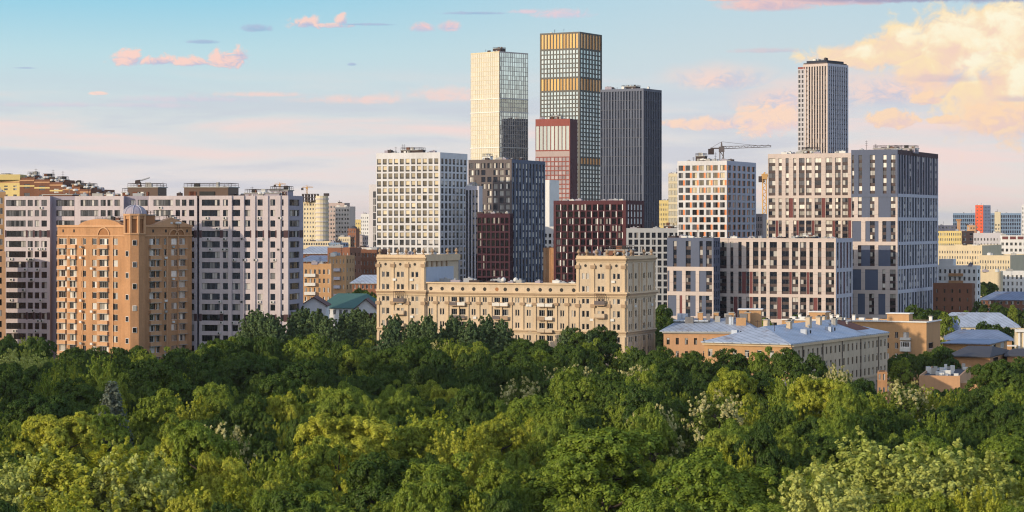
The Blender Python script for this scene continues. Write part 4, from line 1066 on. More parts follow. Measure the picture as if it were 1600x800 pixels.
framed(B, o.L, D, 1320, 220, .2, [(108, 412, 5, G1), (438, 598, 3, G2), (627, 788, 3, G3), (yC(82), yC(283), 3, G4), (yC(315), yC(515), 3, G5), (yC(550), yC(750), 3, G6)], navbase, 190, 3, 233.5)
# shaded side: close fins
fR = o.R; n = 15; cR = even(fR.W, n, .74, .4, .4)
def Rseg(k): 
    rr = random.Random(k); return [(a, b, 'W' if (i % 5 in (2, 4) or rr.random() < .25) else 'navy_grid') for i, (a, b) in enumerate(cR)]
outs, bnds = [], []; ys = [(241, 302.5), (307.5, 339.5), (345, 378), (383, 416), (421, 453.5), (459, 492), (497, 530), (535, 566)]; prev = None
for k, (a, b) in enumerate(ys):
    outs.append((zat(b, D), zat(a, D), 5 if k == 0 else 3, Rseg(k)))
    bnds.append((zat(a, D), fR.z1 if prev is None else zat(prev, D), 'maroon_band' if prev is None else 'lilac_fin')); prev = b
bnds.append((0, zat(prev, D), 'lilac_fin'))
B.groups(fR, outs, lambda z: 'lilac_grey' if z > zb_ - 1 else 'lilac_fin', bnds, t=.5, gl='glass_bright', rowgap=.3, span='navy_grid')
roof_kit(B, o, 8, 93, 1.8, [(.15, .4, 8, 6, 1.8, 'lilac_grey'), (.55, .35, 9, 6, 1.8, 'lilac_grey'), (.8, .7, 6, 6, 1.8, 'lilac_grey')], 3)
B.done(); FOOT.append(foot(o))
D = 842
B = Building('navy_framed_wing', 'low blue-grey panelled block with beige frames round its lower storeys', 'building', 1113.5, D, zvis=zat(498, D))
o = B.block(1113.5, D, TH, 1043, 1123, zat(371.5, D), 'navy_grid')
zb2 = zat(360 + .175 * 328, D)
H1 = W_([(72, 102), (183, 228), (306, 335), (365, 415)])
H2 = [(20, 38, 'navy_panel'), (72, 98, 'W'), (98, 150, 'navy_panel'), (182, 225, 'W'), (225, 272, 'navy_panel'), (303, 365, 'navy_panel'), (365, 418, 'W')]
H3 = [(22, 100, 'navy_panel'), (128, 152, 'red_panel'), (182, 222, 'W'), (222, 272, 'navy_panel'), (303, 325, 'W'), (325, 362, 'navy_panel'), (362, 418, 'W')]
framed(B, o.L, D, 1040, 360, .175, [(95, 326, 3, H1), (362, 548, 3, H2), (583, 768, 3, H3)], lambda z: 'navy_panel' if z >= zb2 - 1 else NB, 218, 3, 371.5, gl='glass')
B.grid(o.R, even(o.R.W, 3, .5), rows_from(zat(377, D), 3.05, 2.1, 25), t=.4, wall='navy_panel', kind='p2', gl='glass_dark')
roof_kit(B, o, 10, 95, 1.6, None, 2)
B.done(); FOOT.append(foot(o))
D = 838
B = Building('beige_framed_wing', 'long low beige framed block with dark red inserts, in front of the tall beige one', 'building', 1304.6, D, zvis=zat(498, D))
o = B.block(1304.6, D, TH, 1123.5, 1330, zat(372.5, D), 'brown_spandrel')
e = lambda v: (1190 + .175 * v - 1040) / .175
K1 = [(480, 548), (580, 608), (652, 682), (722, 752), (783, 832), (852, 902)] + [(e(a), e(b)) for a, b in ((75, 140), (183, 247), (275, 330), (347, 402), (430, 462), (505, 537), (575, 650))]
K2 = mixs(K1, [(684, 721), (754, 781), (e(249), e(273)), (e(404), e(428))])
K3 = mixs(K1, [(610, 646), (754, 781), (e(142), e(181)), (e(464), e(503))])
framed(B, o.L, D, 1040, 360, .175, [(105, 347, 3, W_(K1)), (375, 574, 3, K2), (603, 800, 3, K3)], NB, 228, 3, 372.5, gl='glass')
cR = even(o.R.W, 5, .62, .3, .3)
ys = [(379, 419.5), (425.5, 460), (466, 500), (506, 540), (546, 575)]; outs, bnds, prev = [], [], None
for k, (a, b) in enumerate(ys):
    outs.append((zat(b, D), zat(a, D), 3, [(p, q, ('W', 'maroon_light', 'W', 'maroon_light', 'W')[(i + k) % 5]) for i, (p, q) in enumerate(cR)]))
    bnds.append((zat(a, D), o.R.z1 if prev is None else zat(prev, D), 'lilac_fin')); prev = b
bnds.append((0, zat(prev, D), 'lilac_fin'))
B.groups(o.R, outs, 'lilac_fin', bnds, t=.45, gl='glass', rowgap=.3)
roof_kit(B, o, 16, 97, 1.5, [(.3, .3, 9, 4, 1.4, 'navy_grid')], 2)
B.done(); FOOT.append(foot(o))
B = Building('brownish_side_block', 'small brownish window-gridded block end tucked between the orange and white block and the beige tower', 'building', 1191, 985, zvis=zat(375, 985))
o = B.block(1191, 985, 14, 1176, None, zat(334, 985), 'pink_far', depth=14)
B.grid(o.L, even(o.L.W, 4, .5), rows_from(zat(339, 985), 3.0, 1.8, 14), t=.3, wall='pink_far', kind='p2', gl='glass')
B.done(50)

# ------------------------------------------------------------------ generic blocks, each one a building
def _th(px, th):
    k = (px - 800) / F
    return th if math.tan(R(th)) - k > .16 else math.degrees(math.atan(k + .22))
def simple(name, label, cpx, D, Lpx, ytop, wallm, n, rows_y, wh, kind='p2', gl='glass', th=14, Rpx=None, depth=14, nR=3, frac=.45, roof='grey_roof', fr='frame_white', keep=60, yv=520, units=3, hip=None, t=.2, span=None, rmat=None, group=None, cat='building', z0=0):
    B = Building(name, label, cat, cpx, D, group, zvis=zat(yv, D))
    if Rpx: th = _th(Rpx, th)
    o = B.block(cpx, D, th, Lpx, Rpx, zat(ytop, D), wallm, roof=roof, depth=None if Rpx else depth, parapet=0 if hip else .6, z0=z0)
    y0, p, nn = rows_y[0], rows_y[1], rows_y[-1]; rws = rows_from(zat(y0, D), p, wh, nn)
    if n: B.grid(o.L, even(o.L.W, n, frac), rws, t=t, wall=wallm, span=span, kind=kind, gl=gl, fr=fr)
    if nR: B.grid(o.R, even(o.R.W, nR, frac), rws, t=t, wall=rmat or wallm, kind=kind, gl=gl, fr=fr)
    if hip:
        mb = MB(); P = foot(o); hip_roof(mb, [P[0], P[1], P[2], P[3]] if hip[2] == 'L' else [P[1], P[2], P[3], P[0]], o.z1, hip[0], .9, hip[1], .22); part('roof', mb, B.root)
    elif units: roof_kit(B, o, units, hash_(name + str(cpx)), 1.7, None, 1)
    B.done(keep); FOOT.append(foot(o))
    return B, o
def hash_(s):
    h = 7
    for ch in s: h = (h * 31 + ord(ch)) % 100003
    return h

# gap between the lilac house and the white gridded tower
simple('cream_residential_tower', 'cream towered apartment block with an unfinished open top, beyond the lilac house', 496, 1850, 470, 315, 'cream_tower', 6, (318, 3.6, 1.7, 30), 1.7, th=20, Rpx=513, nR=4, yv=378, gl='glass')
B = Building('cream_cylinder_bay', 'rounded cream tower bay with a brown cap and stacked balconies beside the unfinished top', 'building', 503, 1840, zvis=zat(378, 1840))
x, y = pt(503, 1840); N = 14; rad = 5.0
B.w.prism([(x + rad * math.cos(2 * math.pi * i / N), y + rad * math.sin(2 * math.pi * i / N)) for i in range(N)], 0, zat(306, 1840), 'cream_tower')
B.w.prism([(x + 1.5, y - 2), (x + 5.5, y - 2), (x + 5.5, y + 5), (x + 1.5, y + 5)], zat(306, 1840), zat(302, 1840), 'crane_dark')
for k in range(20):
    mb = MB(); z = zat(312, 1840) - k * 3.6
    mb.prism([(x + (rad + .5) * math.cos(2 * math.pi * i / N), y + (rad + .5) * math.sin(2 * math.pi * i / N)) for i in range(N)], z, z + 1.2, 'pale_far'); part('balcony_ring', mb, B.root)
B.done()
B = Building('unfinished_top_frame', 'dark open concrete frame of the unfinished storeys on top of the cream towered block', 'building frame', 485, 1845)
B.root['category'] = 'concrete frame'
x0, y0 = pt(472.5, 1848); x1, _ = pt(496, 1848); z0, z1 = zat(315, 1848), zat(304.5, 1848)
mb = MB()
for i in range(6):
    xx = x0 + (x1 - x0) * i / 5
    for dy in (0, 5, 10): mb.box(xx - .4, xx + .4, y0 + dy, y0 + dy + .8, z0, z1 + .4, 'crane_dark')
for k in range(3): mb.box(x0 - .5, x1 + .5, y0 - .3, y0 + 11, z0 + (z1 - z0) * k / 2 + .5, z0 + (z1 - z0) * k / 2 + .9, 'brown_grid')
part('frame', mb, B.root)
simple('pinkish_stepped_tower', 'pinkish-grey apartment tower with a stepped top and many balcony stripes behind the cream bay', 538, 1900, 511, 317, 'pink_far', 6, (322, 3.5, 1.7, 30), 1.7, th=20, Rpx=546, nR=3, yv=375, frac=.6)
simple('small_stepped_cap', 'small pinkish stepped block forming the shoulder of the stepped tower', 546, 1880, 524, 322.5, 'pale_far', 5, (327, 3.5, 1.7, 30), 1.7, th=20, depth=12, nR=0, yv=375, frac=.6)
simple('low_podium_block', 'long low cream podium block with a dark window band below the cream tower', 516, 1250, 470, 377, 'cream_wall', 12, (379.5, 3.2, 1.5, 5), 1.3, yv=390, gl='glass_dark', frac=.7)
simple('blue_side_podium', 'bluish-grey low block adjoining the cream podium', 531, 1240, 514, 379, 'blue_glass_wall', 5, (381, 3.2, 1.5, 5), 1.3, yv=390, gl='glass_dark')
simple('yellow_far_block', 'pale yellow sunlit far block beyond the pinkish stepped tower', 564, 2300, 543, 343, 'yellow_far', 8, (348, 4, 1.8, 16), 1.8, yv=372)
simple('white_far_block', 'white far tower just beside the pink slab and the white gridded tower', 579, 2200, 564, 334, 'white_wall', 5, (339, 3.6, 1.8, 20), 1.8, yv=388)
B = Building('domed_pink_house', 'small pinkish house with a dark domed roof in the distance', 'building', 556, 1500, zvis=zat(375, 1500))
o = B.block(556, 1500, 14, 543.5, None, zat(357, 1500), 'brick_red', depth=8)
B.grid(o.L, even(o.L.W, 4, .4), rows_from(zat(360, 1500), 3.2, 1.6, 6), t=.2, wall='brick_red', kind='p2', fr='frame_white')
mb = MB(); x, y = on_roof(o, .5, .5); mb.lathe((x, y, o.z1), [(2.7, 0), (2.5, .9), (1.9, 1.8), (1.0, 2.4), (.1, 2.7)], 'dark_roof', 12); part('dome', mb, B.root); B.done(20)
simple('low_cream_block', 'low cream block with dark shaded side in front of the far towers', 547, 1350, 529, 370, 'cream_wall', 6, (373, 3.1, 1.6, 8), 1.6, yv=390, Rpx=553, nR=2, rmat='brick_brown')  # side's shade put into its brown wall colour
simple('grey_far_block', 'grey-pink block behind the domed pink house', 566, 1700, 552, 368, 'pink_far', 4, (371, 3.4, 1.7, 8), 1.7, yv=385)
simple('pale_roof_house', 'pale low house under the white gridded tower edge', 592, 1150, 562, 386.5, 'pale_far', 6, (389, 3, 1.5, 4), 1.5, yv=392)
simple('blue_roof_shed', 'brown low house with a light blue metal roof just beyond the tan balcony house', 512, 1000, 468, 396, 'brick_brown', 6, (399, 3, 1.5, 5), 1.5, hip=(3.0, 'blue_metal', 'L'), yv=412)
simple('blue_roof_row', 'lower brick row house with a dull blue roof between two brick blocks', 512, 930, 468, 408, 'brick_brown', 6, (410, 3, 1.5, 5), 1.5, hip=(2.2, 'blue_metal_dark', 'L'), yv=420)
B, o = simple('tan_balcony_house', 'tan brick five-storey house with a column of white balconies beside the lilac house', 517, 800, 468, 412, 'brick_tan', 7, (421, 3.15, 1.7, 14), 1.7, Rpx=521, nR=0, yv=468, gl='glass_house', th=12, roof='grey_roof')
for k in range(5):
    mb = MB(); z = zat(421, 800) - 3.15 * k - 2.6; o.L.box(mb, o.L.fu(477), o.L.fu(494), z, z + 1.1, .2, 1.3, 'balcony_white'); part('balcony', mb, B.root)
B, o = simple('brick_balcony_tower', 'yellowish-brown brick block with a recessed balcony column behind the green roof', 540, 850, 513, 399.5, 'brick_tan', 5, (405, 3.15, 1.6, 14), 1.6, Rpx=553, nR=3, yv=465, frac=.3, rmat='brick_tan')
for k in range(6):
    mb = MB(); z = zat(413, 850) - 3.15 * k - 2.6; o.L.box(mb, o.L.fu(522), o.L.fu(532), z, z + 1.1, .2, 1.2, 'lilac_fin'); part('balcony', mb, B.root)
simple('dark_brick_block', 'reddish-brown windowed brick block directly before the white gridded tower', 588, 920, 546, 390, 'brick_brown', 8, (396, 3.2, 1.5, 14), 1.5, yv=440, frac=.28)
simple('orange_parapet_block', 'orange brick wall with raised stepped parapet above the yellowish-brown block', 546, 900, 512, 387, 'brick_red', 6, (395, 3.2, 1.5, 14), 1.5, yv=405, frac=.25)
simple('small_blue_roof_house', 'small brick house with a light blue hipped roof beside the sandstone block', 590, 780, 551, 442, 'brick_red', 6, (445, 3, 1.4, 4), 1.4, hip=(2.6, 'blue_metal', 'L'), yv=470, depth=12)
def gable_house(name, label, px0, px1, D, yeave, yridge, wallm, roofm, depth=14, arch=False):
    x0, y = pt(px0, D); x1, _ = pt(px1, D); ze, zr_ = zat(yeave, D), zat(yridge, D); xm = (x0 + x1) / 2
    rt = thing(name, label, 'house', (xm, y, 0)); mb = MB()
    mb.prism([(x0, y), (x1, y), (x1, y + depth), (x0, y + depth)], 0, ze, wallm)
    mb.add([(x0, y, ze), (x1, y, ze), (xm, y, zr_), (x0, y + depth, ze), (x1, y + depth, ze), (xm, y + depth, zr_)], [(0, 1, 2), (5, 4, 3)], wallm); part('wall', mb, rt)
    mb = MB()
    for a, s in ((x0 - .6, -1), (x1 + .6, 1)):
        k = (zr_ - ze) / (x1 - xm); z_ = ze - .6 * k
        mb.add([(a, y - .6, z_), (xm, y - .6, zr_), (xm, y + depth, zr_), (a, y + depth, z_), (a, y - .6, z_ + .3), (xm, y - .6, zr_ + .3), (xm, y + depth, zr_ + .3), (a, y + depth, z_ + .3)], [(0, 1, 2, 3), (4, 5, 6, 7), (0, 1, 5, 4), (0, 3, 7, 4)], roofm)
    part('roof', mb, rt)
    n = max(2, int((x1 - x0) / 3)); 
    for i in range(n):
        xx = x0 + (x1 - x0) * (i + .5) / n; mb = MB(); z = ze - 2.6; mb.box(xx - .6, xx + .6, y - .06, y + .1, z, z + 1.6, 'frame_brown'); mb.box(xx - .5, xx + .5, y - .1, y - .06, z + .1, z + 1.5, 'glass'); part('window', mb, rt)
    if arch:
        mb = MB(); N = 10; w_ = (x1 - x0) * .2; v = [(xm + w_ * math.cos(math.pi * i / N), y - .12, ze - 2.2 + w_ * math.sin(math.pi * i / N)) for i in range(N + 1)]
        mb.add(v, [tuple(range(N + 1))], 'brick_red'); part('arched_window', mb, rt)
    FOOT.append([(x0, y), (x1, y), (x1, y + depth), (x0, y + depth)])
gable_house('white_gabled_house', 'white gabled house with a brown roof between the lilac house and the green roof', 471, 509, 700, 477, 465, 'white_wall', 'brown_roof')
gable_house('white_arched_house', 'white gabled house with an arched brick window before the sandstone block', 553, 590, 690, 484, 468, 'white_wall', 'brown_roof', 12, True)
simple('green_roofed_house', 'long white house under a dark green hipped metal roof between the two white gabled houses', 574, 720, 500, 481, 'white_wall', 8, (484, 3, 1.6, 4), 1.6, hip=(4.2, 'green_roof', 'L'), yv=500, depth=18)

# behind the orange and white block
B, o = simple('framed_cream_tower', 'narrow cream tower with dark framing, partly hidden by the orange and white block', 1062, 1300, 1044.5, 271, 'cream_tower', 4, (276, 3.9, 2.6, 28), 2.6, yv=356, span='cream_tower', gl='glass_cream', t=.3, th=14, fr='frame_dark', frac=.8)
simple('pale_yellow_tower', 'pale yellow tower standing far away beside the dark blue tower', 1046, 1700, 1030, 313, 'yellow_far', 6, (318, 3.6, 1.8, 28), 1.8, yv=356, frac=.4)
simple('pale_orange_block', 'pale orange low block under the yellow crane', 1201, 1450, 1184, 343, 'cream_wall', 5, (348, 3.5, 1.7, 12), 1.7, yv=372)

# ------------------------------------------------------------------ low houses before the beige quarter
D = 533
B = Building('blue_roofed_house', 'long tan plastered house with a light blue standing-seam hipped roof and chimneys', 'building', 1236, D, zvis=8, sub=True)
zt = zat(538.5, D)
o = B.block(1236, D, 28.8, 1101, 1384.5, zt, 'sandstone', parapet=0); FOOT.append(foot(o))
rw = rows_from(zt - 1.5, 3.35, 1.75, 6)
B.grid(o.L, even(o.L.W, 7, .36), rw, t=.25, wall='brick_tan', kind='cross', gl='glass_house', fr='frame_white')  # sunlit end's warm tan put into its wall colour
B.grid(o.R, even(o.R.W, 22, .36), rw, t=.25, wall='sandstone', kind='cross', gl='glass', fr='frame_brown')
for f in (o.L, o.R):
    f.box(B.w, -.3, f.W + .3, zt - .55, zt - .02, .25, .7, 'sandstone_trim'); f.box(B.w, 0, f.W + .2, zt - 10.6, zt - 10.2, .25, .45, 'sandstone_trim')
for k in range(5):
    u = o.R.W * (k + .5) / 5; x, y = o.R.at(u, .38); B.w.tube((x, y, 1), (x, y, zt - .5), .1, .1, 'brown_spandrel', 5)
P = foot(o); mb = MB(); hip_roof(mb, [P[1], P[2], P[3], P[0]], zt + .25, 3.4, 1.0, 'blue_metal', .17); part('roof', mb, B.root)
def chimney(B, o, a, b, z, h, m='brick_tan', w_=1.1, cap=True):
    mb = MB(); obox(mb, o, a, b, w_, w_ * 1.3, z, z + h, m)
    if cap: obox(mb, o, a, b, w_ + .35, w_ * 1.3 + .35, z + h, z + h + .18, 'concrete'); obox(mb, o, a, b, w_ * .5, w_ * .6, z + h + .18, z + h + .5, 'rubber_dark')
    part('chimney', mb, B.root)
for (a, b, h) in ((.55, .22, 3.2), (.38, .30, 2.6), (.35, .47, 3.4), (.6, .5, 2.4), (.4, .62, 3.0), (.35, .74, 2.2), (.55, .80, 2.6), (.45, .9, 2.0)): chimney(B, o, a, b, zt + 2.2, h * .85, 'sandstone' if h > 2.5 else 'concrete')
for (a, b) in ((.2, .3), (.2, .55), (.8, .12)):      # dormers
    mb = MB(); obox(mb, o, a, b, 1.6, 1.2, zt + 1.2, zt + 2.7, 'blue_metal'); obox(mb, o, a - .07, b, .1, .8, zt + 1.7, zt + 2.5, 'rubber_dark'); part('dormer', mb, B.root)
rr = random.Random(12)
for k in range(16):
    mb = MB(); a, b = rr.uniform(.3, .62), rr.uniform(.12, .92); x, y = on_roof(o, a, b); z = zt + 2.0; h = rr.uniform(1.5, 3.4)
    if k % 2: mb.tube((x, y, z), (x, y, z + h), .07, .05, 'crane_dark', 5); mb.tube((x - .6, y, z + h * .9), (x + .6, y, z + h * .9), .04, .04, 'crane_dark', 4); part('aerial', mb, B.root)
    else: mb.lathe((x, y, z - .3), [(.28, 0), (.28, 1.3), (.5, 1.35), (.1, 1.7)], 'grey_frame', 8); part('roof_vent', mb, B.root)
mb = MB()      # rusty roof patch
pa, pb = on_roof(o, .46, .78), on_roof(o, .46, .93); pc, pd = on_roof(o, .12, .93), on_roof(o, .12, .78)
slope = lambda t_: zt + .25 + 3.4 * (t_ / .5) + .12
mb.add([(*pa, slope(.46)), (*pb, slope(.46)), (*pc, slope(.12)), (*pd, slope(.12))], [(0, 1, 2, 3)], 'rust'); part('rusty_sheet', mb, B.root)
B.done()
D = 585
B = Building('grey_roofed_wing', 'orange plastered wing with a pale metal roof crowded with vents and chimneys', 'building', 1180, D, zvis=8)
zt = zat(519, D); o = B.block(1180, D, 9, 1037, None, zt, 'ochre_light', depth=17, parapet=0); FOOT.append(foot(o))
B.grid(o.L, even(o.L.W, 10, .34), rows_from(zt - 1.6, 3.35, 1.7, 6), t=.25, wall='ochre_light', kind='cross', gl='glass_house', fr='frame_brown')
o.L.box(B.w, -.3, o.L.W, zt - .4, zt - .02, .25, .8, 'concrete')
P = foot(o); mb = MB(); hip_roof(mb, [P[0], P[1], P[2], P[3]], zt + .2, 2.9, .9, 'blue_metal', .2); part('roof', mb, B.root)
rr = random.Random(4)
for k in range(14):
    mb = MB(); a, b = rr.uniform(.08, .9), rr.uniform(.2, .8); h = rr.uniform(.8, 2.0)
    obox(mb, o, a, b, rr.uniform(.8, 3), rr.uniform(.8, 1.6), zt + 1.4, zt + 2.4 + h, rr.choice(['concrete', 'brick_tan', 'grey_roof', 'bright_metal', 'brick_brown'])); part('roof_vent', mb, B.root)
for a, b in ((.1, .5), (.28, .45), (.45, .5), (.62, .4)): chimney(B, o, a, b, zt + 2, 2.6, 'brick_tan', 1.3)
mb = MB(); obox(mb, o, .72, .35, 9, 2.2, zt + 2.4, zt + 2.75, 'bright_metal'); part('skylight_ridge', mb, B.root)
mb = MB(); obox(mb, o, .08, .75, 5.6, 4.5, zt + .5, zt + 5.2, 'brick_tan'); obox(mb, o, .08, .75, 6.4, 5.2, zt + 5.2, zt + 5.5, 'white_wall'); part('machine_room', mb, B.root)
B.done()
D = 640
B = Building('orange_flat_roofed_house', 'orange-tan flat-roofed five-storey house with white roof edge and a white glazed balcony', 'building', 1446.6, D, zvis=10, sub=True)
zt = zat(503, D); o = B.block(1446.6, D, 25, 1222, 1467.5, zt, 'brick_tan', roof='concrete', parapet=.3); FOOT.append(foot(o))
rw = rows_from(zat(519.5, D), 3.0, 1.7, 6)
B.grid(o.L, sorted(cols_px(o.L, [(1250, 1254), (1262, 1266), (1285, 1290), (1310, 1315), (1330, 1335), (1352, 1357), (1370, 1375), (1384.5, 1389.5), (1398.5, 1404), (1411.5, 1420.5)])), rw, t=.25, wall='brick_tan', kind='p2', gl='glass_house', fr='frame_white')
B.grid(o.R, cols_px(o.R, [(1449.5, 1457)]), rw[1:], t=.25, wall='brick_tan', kind='p3', gl='glass', fr='frame_white')
for f in (o.L, o.R): f.box(B.w, 0, f.W + .4, zt - .2, zt + .15, .25, .7, 'white_wall')
for (y0, y1, m) in ((532, 528, 'balcony_white'), (549.5, 543, 'balcony_white')):
    mb = MB(); o.L.box(mb, o.L.fu(1408), o.L.fu(1424), zat(y0, D), zat(y1, D), .25, 1.5, m); part('balcony', mb, B.root)
mb = MB(); o.L.box(mb, o.L.fu(1408.5), o.L.fu(1423.5), zat(543, D), zat(534, D), .25, 1.35, 'frame_white')
for q in range(4): a = o.L.fu(1409.5 + q * 3.4); o.L.box(mb, a, a + .45, zat(542, D), zat(535, D), 1.35, 1.4, 'glass_dark')
part('glazed_balcony', mb, B.root)
fx = lambda px: (o.L.W - o.L.fu(px)) / o.L.W
mb = MB(); obox(mb, o, fx(1395), .5, 6.3, 4, o.z1, zat(492.5, D), 'brick_tan'); obox(mb, o, fx(1395), .5, 6.9, 4.6, zat(492.5, D), zat(491, D), 'white_wall'); part('machine_room', mb, B.root)
mb = MB(); obox(mb, o, fx(1268), .5, 4.8, 4, o.z1, zat(492, D), 'brick_tan'); obox(mb, o, fx(1268), .5, 5.3, 4.6, zat(492, D), zat(490.5, D), 'white_wall'); part('machine_room', mb, B.root)
for px in (1446, 1300, 1325, 1290, 1240): chimney(B, o, fx(px), .4, o.z1, 1.6, 'white_wall', .8)
for k, px in enumerate((1100 + 132, 1247, 1310, 1340, 1362)):
    mb = MB(); obox(mb, o, fx(px), .3, 1.6, 1.2, o.z1, o.z1 + 1.0, 'ac_white'); part('roof_vent', mb, B.root)
B.done(80)

# east side, near to far
def low(name, label, cpx, D, Lpx, yeave, wallm, roofm, ridge, Rpx=None, depth=12, th=10, n=6, hip=True, units=0):
    return simple(name, label, cpx, D, Lpx, yeave, wallm, n, (yeave + 3, 3.2, 1.5, 5), 1.5, kind='p2', gl='glass', th=th, Rpx=Rpx, depth=depth, nR=2 if Rpx else 0, hip=(ridge, roofm, 'L') if hip else None, roof=roofm, yv=620, units=units)
B, o = low('flat_workshop', 'low flat-roofed orange workshop whose dark roof is covered with white ducts', 1500, 560, 1436, 587.5, 'ochre_light', 'dark_roof', 0, depth=41, hip=False, n=0, th=15)
for k in range(26):
    mb = MB(); a, b = rr.uniform(.1, .95), rr.uniform(.15, .95); h = rr.uniform(.5, 1.7); obox(mb, o, a, b, rr.uniform(.5, 1.4), rr.uniform(.5, 1.2), o.z1, o.z1 + h, rr.choice(['ac_white', 'ac_white', 'bright_metal', 'concrete'])); part('roof_duct', mb, B.root)
mb = MB(); o.R.box(mb, 2, 9, 0, o.z1 - 1.2, 0, 5.2, 'brick_tan'); o.R.box(mb, 9, 13, 0, o.z1 - 2.4, 0, 7.5, 'brick_tan'); part('side_annex', mb, B.root)
low('orange_shed', 'tiny orange brick shed beside the flat-roofed workshop, half hidden by treetops', 1385, 545, 1371, 581, 'ochre', 'dark_roof', 0, hip=False, n=2, depth=6)
low('brown_roofed_house', 'orange brick house with a broad dark brown roof behind the ducted workshop', 1546, 610, 1482, 557, 'ochre', 'dark_roof', 2.0, Rpx=1580, th=20, n=0)
low('dark_roof_annex', 'dark-roofed low annex by the treetops at the photo edge', 1640, 620, 1574, 556, 'ochre', 'dark_roof', 1.6, n=0)
low('tan_flat_house', 'tan low house with a thin dark blue roof edge behind the brown-roofed house', 1545, 660, 1473, 537, 'brick_tan', 'blue_metal_dark', .8, Rpx=1572, th=14, n=0)
low('blue_sheet_roof_hall', 'long hall with a dull blue sheet roof behind the tan low house', 1580, 700, 1480, 531, 'brick_tan', 'blue_metal_dark', 2.6, n=4, depth=20)
B = Building('white_column_hall', 'white hall with tall pale columns at the photo edge', 'building', 1606, 640, zvis=5)
o = B.block(1640, 640, 10, 1588, None, zat(516, 640), 'cream_wall', depth=12); f = o.L
for k in range(6): u = .5 + k * 1.3; f.box(B.w, u, u + .55, 0, zat(520, 640), 0, .5, 'white_wall')
f.box(B.w, -.4, f.W, zat(519, 640), zat(515, 640), 0, .9, 'white_wall'); part('canopy', (lambda m: (f.box(m, -2.5, 0, zat(541, 640), zat(539.5, 640), 0, 3, 'white_wall'), m)[1])(MB()), B.root); B.done(); FOOT.append(foot(o))
low('long_hipped_house', 'long house under a pale blue hipped metal roof with white vents', 1590, 760, 1462, 511, 'cream_wall', 'blue_metal', 4.4, depth=18, n=10)
low('blue_gabled_annex', 'short blue-roofed annex joined to the orange flat-roofed house', 1500, 730, 1466, 516, 'cream_wall', 'blue_metal_dark', 3.6, depth=14, n=4)
simple('far_brick_row', 'dark brick row house under a slate blue roof among the trees', 1640, 1000, 1533, 469, 'brick_brown', 12, (471, 3, 1.4, 5), 1.4, hip=(3.4, 'blue_metal_dark', 'L'), yv=490, depth=16)
B, o = simple('brown_brick_block', 'reddish-brown windowless-looking brick block at the navy tower foot with a narrow orange edge', 1518, 890, 1458, 443, 'brick_brown', 5, (452, 3.3, 1.5, 14), 1.5, Rpx=1523, nR=0, yv=500, frac=.22, gl='glass_dark', fr='frame_brown', units=0)
B, o = simple('white_panel_house', 'white panel house with brown loggias standing above the reddish-brown brick block', 1526, 950, 1458, 415, 'white_wall', 9, (421, 3.0, 1.7, 18), 1.7, Rpx=1531, nR=1, yv=445, gl='glass_dark', th=10)
for k in range(2):
    mb = MB(); z = zat(421, 950) - 3.0 * k - 2.75; o.L.box(mb, o.L.fu(1483), o.L.fu(1505), z, z + 1.1, .2, 1.2, 'ochre'); part('loggia', mb, B.root)
mb = MB(); obox(mb, o, .7, .4, 6, 5, o.z1, zat(405, 950), 'white_wall'); part('machine_room', mb, B.root)
simple('beige_window_slab', 'long beige slab with a white top band and rows of small windows', 1534, 1250, 1455, 383.5, 'cream_wall', 20, (392, 2.9, 1.5, 10), 1.5, yv=418, frac=.4, Rpx=1565, nR=0, rmat='lilac_fin', th=12)
simple('beige_lower_slab', 'second beige slab further east, lower than the long beige one', 1578, 1180, 1530, 399, 'cream_wall', 12, (407, 3.0, 1.6, 10), 1.6, yv=426, frac=.4, Rpx=1612, nR=0, th=12)
simple('cream_blank_house', 'white house with sunlit cream painted into its blank gable wall and an orange pipe', 1564, 1080, 1530, 424, 'cream_wall', 0, (430, 3, 1.6, 6), 1.6, yv=460, th=10, Rpx=1567, nR=0)  # white wall's cream sunlight put into its colour
simple('white_shop_house', 'white house with dark windows next to the cream blank gable', 1640, 1090, 1565, 424, 'white_wall', 11, (430, 3.1, 1.9, 6), 1.9, yv=460, th=10, gl='glass_dark')
simple('yellow_sunlit_house', 'yellow sunlit house with rows of small dark windows beyond the navy tower', 1502, 1500, 1455, 361, 'yellow_far', 14, (364, 3.4, 1.8, 12), 1.8, yv=382, th=16, Rpx=1522, nR=2, rmat='brick_red')
simple('grey_long_block', 'long pale grey-green block behind the beige slab', 1566, 1450, 1521, 364, 'pale_panel', 9, (372, 3.4, 1.7, 8), 1.7, yv=384)
B, o = simple('white_red_block', 'white block with dark red top windows near the photo edge', 1640, 1350, 1563, 368, 'white_wall', 11, (379, 3.6, 1.8, 10), 1.8, yv=398, frac=.55, gl='glass_dark')
for k in range(4): o.L.box(B.w, 0, .1, 0, .1, 0, .01, 'maroon'); mb = MB(); a = o.L.fu(1566 + k * 12); o.L.box(mb, a, a + 3.4, zat(374, 1350), zat(369.5, 1350), .2, .3, 'red_panel'); part('red_sign_panel', mb, B.root)
simple('blue_glass_block', 'blue glassy slab on the far skyline beside the red tower', 1526, 3000, 1489, 333, 'blue_glass_wall', 12, (336, 5, 3.6, 12), 3.6, yv=362, gl='glass_navy', fr='blue_fin_light', frac=.7, units=2)
simple('blue_glass_slab', 'wide blue glassy slab beyond the red tower toward the photo edge', 1595, 3000, 1546, 333, 'blue_glass_wall', 14, (336, 5, 3.6, 12), 3.6, yv=362, gl='glass_navy', fr='blue_fin_light', frac=.7, units=2)
B, o = simple('red_far_tower', 'bright orange-red tower with a grey windowed side on the far skyline', 1536, 2500, 1524, 320.5, 'scarlet', 2, (323, 3.6, 1.6, 30), 1.4, yv=362, th=30, Rpx=1547.5, nR=5, rmat='lilac_fin', frac=.3, gl='glass_dark')
